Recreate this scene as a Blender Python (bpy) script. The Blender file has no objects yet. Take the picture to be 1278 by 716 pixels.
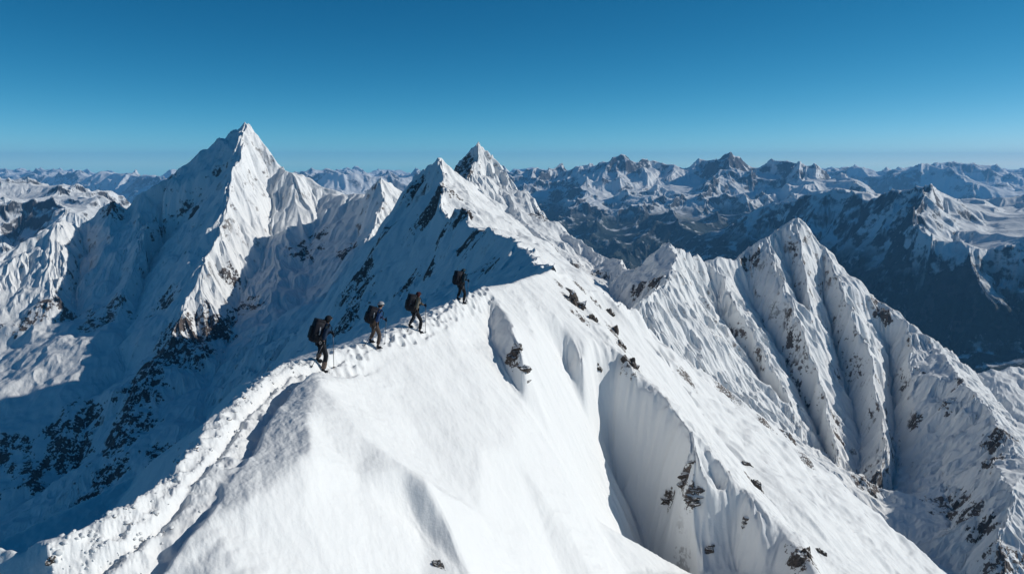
import bpy, bmesh, math, random, time
import numpy as np
from mathutils import Vector, Matrix
from mathutils.geometry import delaunay_2d_cdt
from mathutils import noise as mnoise

# ------------------------------------------------------------------ camera
S = bpy.context.scene
F = 1000.0                       # focal length in pixels of a 1278-wide picture
TH = math.atan(153.0 / 1000.0)   # camera looks down by this much; eye level at row 205
cam_d = bpy.data.cameras.new('camera')
cam = bpy.data.objects.new('camera', cam_d)
S.collection.objects.link(cam)
S.camera = cam
cam_d.sensor_width = 36.0
cam_d.lens = 36.0 * F / 1278.0
cam_d.clip_start = 0.1
cam_d.clip_end = 200000.0
cam.location = (0, 0, 0)
cam.rotation_euler = (math.pi / 2 - TH, 0, 0)

# ------------------------------------------------------------------ light
SUN_EL, SUN_AZ = math.radians(25), math.radians(10)     # azimuth measured from +X towards +Y
sd = Vector((math.cos(SUN_EL) * math.cos(SUN_AZ), math.cos(SUN_EL) * math.sin(SUN_AZ), math.sin(SUN_EL)))
w = bpy.data.worlds.new('World'); S.world = w; w.use_nodes = True
nt = w.node_tree; nt.nodes.clear()
sky = nt.nodes.new('ShaderNodeTexSky'); sky.sky_type = 'NISHITA'; sky.sun_disc = False
sky.sun_elevation = SUN_EL
sky.sun_rotation = math.atan2(sd.x, sd.y)
sky.altitude = 3500; sky.air_density = 1.0; sky.dust_density = 0.3; sky.ozone_density = 4.0
# the clear high-altitude sky of the photograph: deep teal blue above, pale at the horizon
sepc = nt.nodes.new('ShaderNodeSeparateColor'); comb = nt.nodes.new('ShaderNodeCombineColor')
nt.links.new(sky.outputs[0], sepc.inputs[0])
for k_, (src_, pw_, c_) in enumerate(((0, 2.75, 0.040), (0, 1.22, 1.00), (1, 0.98, 1.28))):
    p_ = nt.nodes.new('ShaderNodeMath'); p_.operation = 'POWER'; p_.inputs[1].default_value = pw_
    q_ = nt.nodes.new('ShaderNodeMath'); q_.operation = 'MULTIPLY'; q_.inputs[1].default_value = c_
    nt.links.new(sepc.outputs[src_], p_.inputs[0]); nt.links.new(p_.outputs[0], q_.inputs[0]); nt.links.new(q_.outputs[0], comb.inputs[k_])
bg = nt.nodes.new('ShaderNodeBackground'); bg.inputs['Strength'].default_value = 0.10
wo = nt.nodes.new('ShaderNodeOutputWorld')
nt.links.new(comb.outputs[0], bg.inputs['Color'])
nt.links.new(bg.outputs[0], wo.inputs['Surface'])
sl = bpy.data.lights.new('sun', 'SUN'); so = bpy.data.objects.new('sun', sl); S.collection.objects.link(so)
sl.energy = 3.5; sl.angle = math.radians(0.5); sl.color = (1.0, 0.965, 0.90)
so.rotation_euler = sd.to_track_quat('Z', 'Y').to_euler()
S.view_settings.view_transform = 'Standard'; S.view_settings.look = 'None'
S.view_settings.exposure = 0.0; S.view_settings.gamma = 1.0
S.view_settings.use_curve_mapping = False
S.render.engine = 'CYCLES'
S.cycles.max_bounces = 6; S.cycles.diffuse_bounces = 3; S.cycles.volume_bounces = 2
S.cycles.use_denoising = True
HAZE_DENSITY = 6.5e-5

# ------------------------------------------------------------------ helpers
CT, ST = math.cos(TH), math.sin(TH)
def ray(px, py):
    r = (px - 639.0) / F; up = (358.0 - py) / F
    dy = CT + ST * up; dz = -ST + CT * up
    return r / dy, dz / dy           # x and z per metre of depth
def P(px, py, Y):
    a, b = ray(px, py); return (a * Y, Y, b * Y)
def PH(px, py, h):
    a, b = ray(px, py); Y = -h / b; return (a * Y, Y, -h)
def proj(x, y, z):
    yc = y * CT - z * ST; zc = y * ST + z * CT
    return 639 + F * x / yc, 358 - F * zc / yc

def hsh(ix, iy, seed):
    h = ix.astype(np.uint32) * np.uint32(374761393) + iy.astype(np.uint32) * np.uint32(668265263) + np.uint32(seed * 974711)
    h ^= h >> np.uint32(13); h *= np.uint32(1274126177); h ^= h >> np.uint32(16)
    return (h & np.uint32(0xFFFF)).astype(np.float32) / np.float32(65535.0), (h >> np.uint32(16)).astype(np.float32) / np.float32(65535.0)

def pnoise(x, y, seed=0):
    ix = np.floor(x).astype(np.int32); iy = np.floor(y).astype(np.int32)
    fx = (x - ix).astype(np.float32); fy = (y - iy).astype(np.float32)
    out = 0
    ux = fx * fx * fx * (fx * (fx * 6 - 15) + 10); uy = fy * fy * fy * (fy * (fy * 6 - 15) + 10)
    for a in (0, 1):
        for b in (0, 1):
            r, _ = hsh(ix + a, iy + b, seed)
            ang = r * (2 * math.pi)
            g = np.cos(ang) * (fx - a) + np.sin(ang) * (fy - b)
            out = out + g * (ux if a else 1 - ux) * (uy if b else 1 - uy)
    return out * 1.4

def fbm(x, y, oct=4, seed=0, gain=0.5):
    o = 0; a = 1.0
    for k in range(oct):
        o = o + a * pnoise(x * 2 ** k + 17.3 * k, y * 2 ** k - 9.1 * k, seed + k); a *= gain
    return o

def ridged(x, y, oct=5, seed=0, gain=0.5):
    o = 0; a = 1.0; t = 0; prev = 1.0
    for k in range(oct):
        n = 1 - np.abs(pnoise(x * 2 ** k + 7.7 * k, y * 2 ** k + 3.1 * k, seed + k)) * 1.6
        n = n * n * prev; prev = np.clip(n, 0, 1)
        o = o + a * n; t += a; a *= gain
    return o / t

def blur(a, r):
    if r < 0.3: return a
    n = max(1, int(math.ceil(r * 2.5)))
    k = np.exp(-0.5 * (np.arange(-n, n + 1) / r) ** 2); k = (k / k.sum()).astype(a.dtype)
    for ax in (0, 1):
        p = np.pad(a, [(n, n) if i == ax else (0, 0) for i in (0, 1)], mode='edge')
        o = np.zeros_like(a)
        for i, kk in enumerate(k):
            sl_ = [slice(None)] * 2; sl_[ax] = slice(i, i + a.shape[ax]); o += kk * p[tuple(sl_)]
        a = o
    return a

class Grid:
    """sheet of terrain sampled finer near the viewer's ridge and coarser far off"""
    def __init__(s, px0, px1, y0, y1, nu, nv):
        u0 = (px0 - 639) / F * 1.02; u1 = (px1 - 639) / F * 1.02
        s.u = np.linspace(u0, u1, nu); s.v = np.linspace(math.log(y0), math.log(y1), nv)
        s.Yr = np.exp(s.v)
        s.Y = np.repeat(s.Yr[:, None], nu, 1).astype(np.float32); s.X = (s.Y * s.u[None, :]).astype(np.float32)
        s.Z = np.full_like(s.X, -1e5)
    def grad(s, Z):
        zu = np.gradient(Z, s.u, axis=1); zv = np.gradient(Z, s.v, axis=0)
        gx = zu / s.Y; gy = zv / s.Y - s.u[None, :] * gx
        return gx, gy

def tin(g, polys, warp=0.0, wscale=1.0, seed=3):
    """coarse skeleton of crests, ribs and gullies -> height on the grid"""
    pts = []; edges = []
    for pl in polys:
        k0 = len(pts)
        for p in pl: pts.append(p)
        for k in range(k0, len(pts) - 1): edges.append((k, k + 1))
    co = [Vector((p[0], p[1])) for p in pts]
    vo, eo, fo, ov, oe, of = delaunay_2d_cdt(co, edges, [], 0, 1e-6)
    zz = []
    for k, o in enumerate(ov):
        if len(o): zz.append(max(pts[i][2] for i in o))
        else:
            best = None                      # crossing of two lines: height from the nearest edge
            for a, b in edges:
                A = co[a]; B = co[b]; d = B - A; L = d.length_squared
                if L == 0: continue
                t = max(0, min(1, (vo[k] - A).dot(d) / L)); q = (A + d * t - vo[k]).length
                if best is None or q < best[0]: best = (q, pts[a][2] * (1 - t) + pts[b][2] * t)
            zz.append(best[1])
    X, Y = g.X, g.Y
    if warp:
        wx = fbm(X / wscale, Y / wscale, 3, seed); wy = fbm(X / wscale + 50, Y / wscale, 3, seed + 9)
        X = X + warp * wx; Y = Y + warp * wy
    Z = np.full(X.shape, np.nan, np.float32)
    mU = abs(warp) * 1.5
    for f in fo:
        a, b, c = [vo[i] for i in f]; za, zb, zc = [zz[i] for i in f]
        ylo = min(a.y, b.y, c.y) - mU; yhi = max(a.y, b.y, c.y) + mU
        r0 = np.searchsorted(g.Yr, ylo); r1 = np.searchsorted(g.Yr, yhi)
        if r1 <= r0: continue
        us = [(q.x + sx) / max(q.y + sy, 0.5) for q in (a, b, c) for sx in (-mU, mU) for sy in (-mU, mU)]
        c0 = max(0, np.searchsorted(g.u, min(us)) - 1); c1 = np.searchsorted(g.u, max(us)) + 1
        sx = X[r0:r1, c0:c1]; sy = Y[r0:r1, c0:c1]
        if sx.size == 0: continue
        det = (b.y - c.y) * (a.x - c.x) + (c.x - b.x) * (a.y - c.y)
        if abs(det) < 1e-9: continue
        l1 = ((b.y - c.y) * (sx - c.x) + (c.x - b.x) * (sy - c.y)) / det
        l2 = ((c.y - a.y) * (sx - c.x) + (a.x - c.x) * (sy - c.y)) / det
        l3 = 1 - l1 - l2
        m = (l1 >= -1e-6) & (l2 >= -1e-6) & (l3 >= -1e-6)
        z = l1 * za + l2 * zb + l3 * zc
        sub = Z[r0:r1, c0:c1]; sub[m] = z[m]
    return Z

def patchy(g, size, seed, lo=0.35):
    """some faces are smooth snow, others broken"""
    return lo + (1.25 - lo) * np.clip(0.5 + 0.9 * fbm(g.X / size, g.Y / size, 3, seed), 0, 1)

def erode(g, Z, cell, amp, octs, seed=1, mask=None, gain=0.5, lac=2.0, long_=2, base=4.0):
    """gullies and flutes that run down the slope, each octave following the last"""
    f = 1.0 / cell; X, Y = g.X, g.Y
    for k in range(octs):
        gx, gy = g.grad(blur(Z, base if k == 0 else 2.0))
        L = np.sqrt(gx * gx + gy * gy) + 1e-6
        st = np.clip((L - 0.22) / 0.6, 0, 1.2)
        dx = (-gy / L).astype(np.float32); dy = (gx / L).astype(np.float32)
        x = X * f; y = Y * f
        ix = np.floor(x).astype(np.int32); iy = np.floor(y).astype(np.int32)
        fx = (x - ix).astype(np.float32); fy = (y - iy).astype(np.float32)
        C = 0; Sn = 0; W = 0
        lo_ = k < long_
        R_ = (-2, -1, 0, 1, 2) if lo_ else (-1, 0, 1)
        for a in R_:
            for b in R_:
                r1, r2 = hsh(ix + a, iy + b, seed + 31 * k)
                vx = fx - a - r1; vy = fy - b - r2
                pr = vx * dx + vy * dy
                d2 = vx * vx + vy * vy
                wgt = np.exp(-(d2 * 0.65 + pr * pr * 2.8)) if lo_ else np.exp(-d2 * 3.0)
                ph = pr * 6.2832
                C = C + wgt * np.cos(ph); Sn = Sn + wgt * np.sin(ph); W = W + wgt
        C = C / W; Sn = Sn / W
        m = np.clip(np.sqrt(C * C + Sn * Sn) * 1.8, 0, 1)
        h = 0.6 - 1.2 * np.abs(np.sin(np.arctan2(Sn, C) * 0.5))
        d = h * m * st * amp
        if mask is not None: d = d * mask
        Z = Z + d.astype(Z.dtype)
        f *= lac; amp *= gain
    return Z

def finish(name, g, Z, mat, rock=None, kind='structure', label=None, lo=None, extra=None):
    """link the sheet as one mesh, leaving out what has sunk below lo"""
    nv, nu = Z.shape
    ok = np.isfinite(Z)
    if lo is not None: ok &= Z > lo
    Zf = np.where(np.isfinite(Z), Z, 0)
    q = ok[:-1, :-1] & ok[1:, :-1] & ok[:-1, 1:] & ok[1:, 1:]
    idx = np.arange(nv * nu).reshape(nv, nu)
    F4 = np.stack([idx[:-1, :-1][q], idx[:-1, 1:][q], idx[1:, 1:][q], idx[1:, :-1][q]], 1)
    used = np.zeros(nv * nu, bool); used[F4.ravel()] = True
    rm = np.cumsum(used) - 1
    F4 = rm[F4]
    co = np.stack([g.X.ravel()[used], g.Y.ravel()[used], Zf.ravel()[used]], 1).astype(np.float32)
    me = bpy.data.meshes.new(name)
    me.vertices.add(len(co)); me.vertices.foreach_set('co', co.ravel())
    me.loops.add(len(F4) * 4); me.loops.foreach_set('vertex_index', F4.ravel().astype(np.int32))
    me.polygons.add(len(F4)); me.polygons.foreach_set('loop_start', np.arange(len(F4), dtype=np.int32) * 4)
    me.polygons.foreach_set('use_smooth', np.ones(len(F4), bool))
    me.update()
    if rock is not None:
        at = me.attributes.new('rock', 'FLOAT', 'POINT')
        at.data.foreach_set('value', rock.ravel()[used].astype(np.float32))
    me.materials.append(mat)
    o = bpy.data.objects.new(name, me); S.collection.objects.link(o)
    o['kind'] = kind
    if label: o['label'] = label
    return o

def rockmask(g, Z, blobs, seed=5, warp=0.5):
    """bare rock around given places: (px,py,radius_m[,stretch]) found on the visible surface"""
    R = np.zeros(Z.shape, np.float32)
    if not blobs: return R
    px, py = proj(g.X, g.Y, np.where(np.isfinite(Z), Z, -1e6))
    for bl in blobs:
        bx, by, r = bl[:3]
        d = (px - bx) ** 2 + (py - by) ** 2
        cand = d < max(9.0, d.min() * 2)
        k = np.argmin(np.where(cand, g.Y, 1e9))
        i, j = np.unravel_index(k, Z.shape)
        cx, cy, cz = g.X[i, j], g.Y[i, j], Z[i, j]
        w_ = r * warp
        n1 = fbm(g.X / r * 1.3, g.Y / r * 1.3, 3, seed); 
        dd = np.sqrt((g.X - cx) ** 2 + (g.Y - cy) ** 2 + (Z - cz) ** 2 * 0.5) / r + n1 * warp
        R = np.maximum(R, np.nan_to_num(np.clip(1.6 - dd * 1.2, 0, 1)).astype(np.float32))
    return R

# ------------------------------------------------------------------ materials
def nodes(m):
    m.use_nodes = True; t = m.node_tree; t.nodes.clear(); return t
def N(t, ty, **kw):
    n = t.nodes.new(ty)
    for k, v in kw.items():
        if k in n.inputs.keys(): n.inputs[k].default_value = v
        else: setattr(n, k, v)
    return n
def math_n(t, op, a, b=None, c=None, clamp=False):
    n = t.nodes.new('ShaderNodeMath'); n.operation = op; n.use_clamp = clamp
    for i, v in enumerate((a, b, c)):
        if v is None: continue
        if isinstance(v, (int, float)): n.inputs[i].default_value = v
        else: t.links.new(v, n.inputs[i])
    return n.outputs[0]
def mixc(t, f, a, b):
    n = t.nodes.new('ShaderNodeMix'); n.data_type = 'RGBA'
    for s_, v in (('Factor', f), ('A', a), ('B', b)):
        if isinstance(v, (tuple, float, int)): n.inputs[s_].default_value = v
        else: t.links.new(v, n.inputs[s_])
    return n.outputs['Result']
def noise_n(t, vec, scale, detail=5, rough=0.55):
    n = t.nodes.new('ShaderNodeTexNoise'); n.inputs['Scale'].default_value = scale
    n.inputs['Detail'].default_value = detail; n.inputs['Roughness'].default_value = rough
    t.links.new(vec, n.inputs['Vector']); return n.outputs[0]
def ramp(t, v, a, b):
    n = t.nodes.new('ShaderNodeMapRange'); n.inputs[1].default_value = a; n.inputs[2].default_value = b
    t.links.new(v, n.inputs[0]); n.clamp = True; return n.outputs[0]

def terrain_mat(name, size, slope_lo=0.30, slope_hi=0.50, amount=0.5, forest=None, bump=0.3, bumpdist=0.1,
                rock_a=(0.04, 0.036, 0.034, 1), rock_b=(0.15, 0.12, 0.105, 1), snow=(0.83, 0.835, 0.825, 1), fine=None):
    """snow that lies where it can; rock shows through on steep ground; forest under the tree line"""
    m = bpy.data.materials.new(name); t = nodes(m)
    geo = N(t, 'ShaderNodeNewGeometry'); pos = geo.outputs['Position']
    sep = N(t, 'ShaderNodeSeparateXYZ'); t.links.new(geo.outputs['Normal'], sep.inputs[0])
    sp = N(t, 'ShaderNodeSeparateXYZ'); t.links.new(pos, sp.inputs[0])
    n1 = noise_n(t, pos, 1.0 / size, 8, 0.62)
    n2 = noise_n(t, pos, 6.0 / size, 6, 0.6)
    n3 = noise_n(t, pos, 17.0 / size, 5, 0.65)
    steep = math_n(t, 'SUBTRACT', 1.0, sep.outputs['Z'])
    rk = math_n(t, 'MULTIPLY', ramp(t, steep, slope_lo, slope_hi), 1.0)
    att = N(t, 'ShaderNodeAttribute', attribute_name='rock')
    # natural bare rock = steepness x noise
    nn = math_n(t, 'ADD', math_n(t, 'MULTIPLY', n1, 0.6), math_n(t, 'MULTIPLY', n2, 0.4))
    a1 = math_n(t, 'MULTIPLY', rk, ramp(t, nn, 0.62 - 0.22 * amount, 0.66 - 0.22 * amount))
    # exposed places: attribute breaks up with noise
    a2 = ramp(t, math_n(t, 'ADD', math_n(t, 'ADD', math_n(t, 'MULTIPLY', math_n(t, 'SUBTRACT', steep, 0.4), 0.5), math_n(t, 'MULTIPLY', att.outputs['Fac'], 0.54)), math_n(t, 'MULTIPLY', math_n(t, 'SUBTRACT', math_n(t, 'ADD', math_n(t, 'MULTIPLY', n2, 0.6), math_n(t, 'MULTIPLY', n3, 0.4)), 0.5), 3.3)), 0.36, 0.46)
    a2 = math_n(t, 'MULTIPLY', a2, ramp(t, att.outputs['Fac'], 0.02, 0.2))
    rmask = math_n(t, 'MAXIMUM', a1, a2, clamp=True)
    rc = mixc(t, ramp(t, n2, 0.35, 0.65), rock_a, rock_b)
    col = mixc(t, rmask, snow, rc)
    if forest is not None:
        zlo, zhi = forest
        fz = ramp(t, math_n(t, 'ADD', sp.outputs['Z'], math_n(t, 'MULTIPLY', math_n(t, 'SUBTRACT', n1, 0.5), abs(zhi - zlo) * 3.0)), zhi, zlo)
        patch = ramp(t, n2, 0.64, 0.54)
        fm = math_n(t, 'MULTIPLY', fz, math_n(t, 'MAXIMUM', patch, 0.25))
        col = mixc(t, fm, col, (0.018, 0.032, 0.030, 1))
    b = N(t, 'ShaderNodeBsdfPrincipled'); b.inputs['Roughness'].default_value = 0.75
    b.inputs['Specular IOR Level'].default_value = 0.25
    t.links.new(col, b.inputs['Base Color'])
    bp = N(t, 'ShaderNodeBump'); bp.inputs['Strength'].default_value = bump; bp.inputs['Distance'].default_value = bumpdist
    hh = math_n(t, 'ADD', n2, math_n(t, 'MULTIPLY', math_n(t, 'MULTIPLY', rmask, noise_n(t, pos, 20.0 / size, 6, 0.7)), 2.0))
    if fine: hh = math_n(t, 'ADD', hh, math_n(t, 'MULTIPLY', noise_n(t, pos, fine, 4, 0.6), 0.25))
    t.links.new(hh, bp.inputs['Height']); t.links.new(bp.outputs[0], b.inputs['Normal'])
    o = N(t, 'ShaderNodeOutputMaterial'); t.links.new(b.outputs[0], o.inputs['Surface'])
    return m

# ------------------------------------------------------------------ terrain
T0 = time.time()
def log(*a): pass
QS = 1.0     # sampling of the sheets

# -- the near ridge ----------------------------------------------------------
crest = [(-140, 668, 6.5), (-60, 676, 6.4), (0, 676, 6.35), (35, 678, 6.35), (62, 690, 6.38), (95, 670, 6.36), (130, 650, 6.35), (175, 622, 6.35), (222, 587, 6.35), (264, 527, 6.35), (301, 492, 6.38),
         (332, 466, 6.40), (362, 456, 6.45), (392, 447, 6.48), (430, 432, 6.68), (467, 421, 6.85), (520, 397, 6.95),
         (577, 368, 6.85), (604, 356, 6.85), (640, 350, 7.0), (665, 342, 7.1), (690, 330, 7.35), (706, 333, 7.9), (722, 342, 8.8), (745, 356, 10.2), (768, 374, 13.0)]
near = [
    [PH(*p) for p in crest],
    # the lip drops away at once on the far side of the lowest stretch
    [(c_[0] - 0.7, c_[1] + 0.35, c_[2] - 0.55) for c_ in [PH(*p) for p in crest[1:9]]],
    [(c_[0] - 2.3, c_[1] + 1.2, c_[2] - 2.2) for c_ in [PH(*p) for p in crest[0:8]]],
    # shaded flank just left of the crest
    [P(176, 588, 20.5), P(243, 540, 23), P(287, 489, 27), P(350, 452, 31), P(420, 430, 35)],
    # right lip of the trail
    [PH(-100, 716, 6.75), PH(60, 712, 6.62), PH(110, 690, 6.60), PH(197, 640, 6.58), PH(273, 606, 6.55), PH(312, 555, 6.55), PH(323, 514, 6.55), PH(340, 490, 6.58), PH(366, 466, 6.6), PH(398, 457, 6.62)],
    # hump on the right of the trail
    [PH(400, 476, 6.42), PH(385, 520, 6.35), PH(390, 565, 6.55), PH(340, 610, 6.65), PH(260, 650, 6.62), PH(170, 690, 6.62)],
    # path the climbers walk on
    [PH(430, 445, 6.75), PH(467, 432, 6.93), PH(520, 410, 7.03), PH(577, 377, 6.93), PH(606, 362, 6.92)],
    # long crease running down to the bottom
    [PH(400, 476, 6.42), PH(425, 505, 6.7), PH(455, 545, 7.2), PH(500, 585, 7.8), PH(530, 598, 8.1), PH(556, 640, 8.9), PH(585, 716, 9.9)],
    [PH(380, 640, 7.2), PH(450, 600, 7.7), PH(505, 620, 8.5), PH(525, 660, 9.2), PH(530, 716, 9.6)],
    [PH(300, 716, 7.2)], [PH(420, 716, 8.2)], [PH(100, 740, 6.9)], [PH(440, 470, 7.1)],
    # big bright slope
    [PH(480, 480, 7.9)], [PH(540, 500, 8.9)], [PH(560, 420, 7.7)], [PH(588, 430, 8.5)], [PH(600, 560, 10.4)], [PH(600, 640, 11.2)],
    [PH(640, 560, 11.3)], [PH(660, 660, 13.2)], [PH(655, 500, 11.0)], [PH(700, 480, 11.8)], [PH(700, 560, 13.7)], [PH(700, 716, 15.0)],
    [PH(735, 520, 14.4)], [PH(738, 640, 16.4)], [PH(780, 716, 18.0)], [PH(735, 440, 11.1)], [PH(672, 430, 9.6)],
    [PH(585, 790, 10.3)], [PH(700, 800, 14.6)], [PH(800, 800, 17.8)], [(8, 20, -16)], [(18, 26, -26)],
    # two small ribs with rocks at their feet
    [PH(622, 378, 7.45), PH(640, 400, 7.9), PH(648, 422, 8.4), PH(652, 440, 8.85)], [PH(612, 398, 8.15), PH(612, 425, 8.85), PH(628, 452, 9.5)], [PH(656, 462, 9.95)],
    [PH(722, 435, 10.8), PH(728, 458, 11.55)], [PH(705, 448, 11.5), PH(710, 470, 12.2)],
    # spur crest
    [PH(606, 358, 6.86), PH(625, 366, 7.3), P(655, 379, 46), P(700, 401, 47), P(740, 426, 48), P(765, 444, 48.5), P(795, 462, 47.6), P(818, 481, 46.8),
     P(840, 508, 45.5), P(859, 534, 43.5), P(875, 563, 41.6), P(900, 590, 41), P(928, 606, 41), P(945, 641, 39.5), P(975, 660, 39), P(1002, 671, 39), P(1016, 706, 36), P(1040, 760, 33)],
    # trough under the spur
    [P(767, 456, 48.4), P(768, 480, 48.1), P(760, 504, 47.7), P(761, 530, 47.4), P(752, 560, 46.8), P(762, 586, 46.2), P(763, 612, 45.6), P(778, 630, 44.9), P(796, 650, 44.2), P(815, 716, 42.3), P(850, 780, 40)],
    # small rib inside the trough, rocks sit on it
    [P(859, 534, 43.5), P(856, 575, 42.0), P(853, 610, 40.9), P(862, 650, 40.2), P(875, 716, 38.5)],
    [P(893, 640, 41.6), P(912, 680, 40), P(925, 716, 38.8)], [P(960, 716, 37.5)],
    # bright flank beyond the spur, down to the gully
    [P(700, 360, 66)], [P(730, 385, 66)], [P(800, 440, 74)], [P(870, 515, 72)], [P(915, 570, 68)], [P(960, 625, 62)], [P(1030, 665, 62)], [P(1060, 740, 55)],
    [P(768, 374, 80), P(800, 400, 96), P(850, 432, 118), P(892, 462, 140), P(930, 500, 158), P(970, 535, 180), P(1010, 562, 200), P(1050, 590, 220), P(1080, 616, 235), P(1100, 650, 240), P(1140, 716, 240), P(1170, 780, 240)],
    # unseen back and sides
    [(-45, 5, -45), (-42, 20, -48), (-40, 35, -50), (-32, 50, -48), (-24, 64, -46), (-6, 84, -44), (18, 105, -50), (50, 160, -80), (100, 240, -130), (150, 280, -170), (150, 200, -190)],
    [(-30, 4, -32), (-13, 3, -9), (0, 4, -8.5), (12, 8, -14), (30, 12, -32), (60, 30, -60), (150, 60, -130)],
    [(-12, 22, -13), ], [(-14, 34, -17)], [(-8, 46, -15)], [(-4, 60, -18)], [(6, 76, -22)], [(-24, 12, -24)],
]
g = Grid(-90, 1300, 9.5, 262, int(1500 * QS), int(1500 * QS))
Z = tin(g, near)
Z = blur(Z, 3.6)
log('near tin')
X, Y = g.X, g.Y
east = np.clip((Y - 52) / 20, 0, 1)                      # far bright flank
low = np.clip((Y - 30) / 10, 0, 1)
Z = Z + fbm(X / 9, Y / 9, 4, 11) * (0.10 + 0.9 * east)
Z = erode(g, Z, 14.0, 0.8, 4, seed=21, mask=east)
Z = erode(g, Z, 2.6, 0.085, 4, seed=41, mask=(0.3 + 1.1 * low) * (1 - east))
bowl = np.clip((X - 4.2) / 1.5, 0, 1) * np.clip((Y - 38) / 2, 0, 1) * (1 - east)
Z = erode(g, Z, 2.2, 0.30, 3, seed=43, mask=bowl * 0.9)
Z = Z + bowl * 0.10 * fbm(X / 1.2, Y / 1.2, 4, 47, 0.6)
# wind ripples and lumps
Z = Z + 0.03 * fbm(X * 1.3 + Y * 0.4, Y * 0.6, 4, 61, 0.6) + 0.08 * fbm(X / 2.2, Y / 2.6, 3, 66)
sas = np.clip(fbm(X / 5, Y / 5, 3, 67) + 0.15, 0, 1) * (1 - east)
Z = Z + sas * 0.05 * (1 - np.abs(fbm((X * 0.9 - Y * 0.35) * 1.8, (X * 0.35 + Y * 0.9) * 0.55, 3, 68)) * 2)

def polydist(X, Y, pl):
    """distance and side (+ = right of travel) of every point from a polyline in plan"""
    D = np.full(X.shape, 1e9); Sg = np.zeros(X.shape); A = np.zeros(X.shape); acc = 0
    for (ax, ay, *_), (bx, by, *_) in zip(pl[:-1], pl[1:]):
        dx, dy = bx - ax, by - ay; L = math.hypot(dx, dy)
        t = np.clip(((X - ax) * dx + (Y - ay) * dy) / (L * L), 0, 1)
        qx = X - ax - t * dx; qy = Y - ay - t * dy
        d = np.hypot(qx, qy); m = d < D
        D[m] = d[m]; Sg[m] = np.sign(dy * qx - dx * qy)[m]; A[m] = (acc + t * L)[m]; acc += L
    return D, Sg, A
trail = [PH(60, 728, 6.6), PH(105, 700, 6.55), PH(150, 668, 6.45), PH(203, 630, 6.45), PH(260, 572, 6.45), PH(290, 525, 6.45), PH(322, 487, 6.48), PH(356, 463, 6.52), PH(395, 452, 6.55), PH(440, 436, 6.75),
         PH(470, 425, 6.9), PH(520, 403, 7.0), PH(577, 373, 6.9), PH(604, 360, 6.9)]
sub = Y < 60
D, Sg, A = polydist(X, Y, trail)
s_ = D * Sg
fade = np.clip((31 - Y) / 4, 0, 1)                        # trench fades where the climbers stand
ramp_ = np.clip((s_ + 0.05) / 0.75, 0, 1); cut = 1 / (1 + np.exp(np.clip((s_ - 0.86) / 0.035, -30, 30)))
wob = np.clip(0.62 + 0.95 * fbm(A * 0.5, A * 0 + 0.5, 2, 71), 0.15, 1.4)
prof = -0.42 * ramp_ ** 1.3 * cut * wob - 0.15 * np.exp(-((s_ - 0.15) / 0.10) ** 2) + 0.06 * np.exp(-((s_ + 0.45) / 0.3) ** 2)
churn = (0.55 + 0.9 * np.clip(fbm(X * 0.8, Y * 0.6, 2, 88) + 0.3, 0, 1)) * np.exp(-((s_ + 0.06) / 0.66) ** 4) + 0.25 * np.exp(-((s_ - 1.2) / 0.7) ** 2)
lump = np.clip(fbm(X * 4.5, Y * 3.6, 2, 81, 0.55), 0, 1) * 0.6 + np.abs(fbm(X * 9, Y * 7.5, 2, 84, 0.55)) * 0.5
Z = Z + prof * (0.10 + 0.90 * fade) * (Y < 60) + churn * (0.025 + 0.042 * fade) * lump * (Y < 58)
# boot prints along the walked line
rng = random.Random(5)
tt = [Vector(p) for p in trail]
for k in range(len(tt) - 1):
    n = int((tt[k + 1] - tt[k]).length / 0.33)
    for i in range(n):
        c = tt[k].lerp(tt[k + 1], i / n)
        for q in range(2):
            cx = c.x + rng.uniform(-0.5, 0.75); cy = c.y + rng.uniform(-0.2, 0.2)
            r0 = np.searchsorted(g.Yr, cy - 0.6); r1 = np.searchsorted(g.Yr, cy + 0.6)
            c0 = np.searchsorted(g.u, (cx - 0.6) / cy); c1 = np.searchsorted(g.u, (cx + 0.6) / cy)
            xs = X[r0:r1, c0:c1] - cx; ys = Y[r0:r1, c0:c1] - cy
            rr = (xs / 0.14) ** 2 + (ys / 0.20) ** 2
            Z[r0:r1, c0:c1] += (0.10 if cy > 27 else 0.06) * (-np.exp(-rr) + 0.45 * np.exp(-(np.sqrt(rr) - 1.5) ** 2 * 3))
Z_near, g_near = Z, g
near_rocks = [(853, 592, 0.5), (862, 617, 0.45), (834, 622, 0.35), (640, 442, 0.5), (722, 378, 1.0), (728, 352, 0.8), (768, 412, 0.7), (776, 430, 0.5), (791, 453, 0.7), (945, 603, 1.2), (1003, 688, 1.0), (907, 488, 2.0), (1020, 560, 1.5), (860, 470, 1.4), (700, 352, 0.5), (712, 372, 0.8), (724, 392, 0.8), (748, 380, 0.6), (960, 520, 1.8)]
R = rockmask(g, Z, near_rocks)
m_near = terrain_mat('near_snow', 1.6, slope_lo=0.85, slope_hi=0.95, amount=0.5, bump=0.45, bumpdist=0.07, fine=11.0)
finish('snow_ridge', g, Z, m_near, R, lo=-185)
log('near done')

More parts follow.
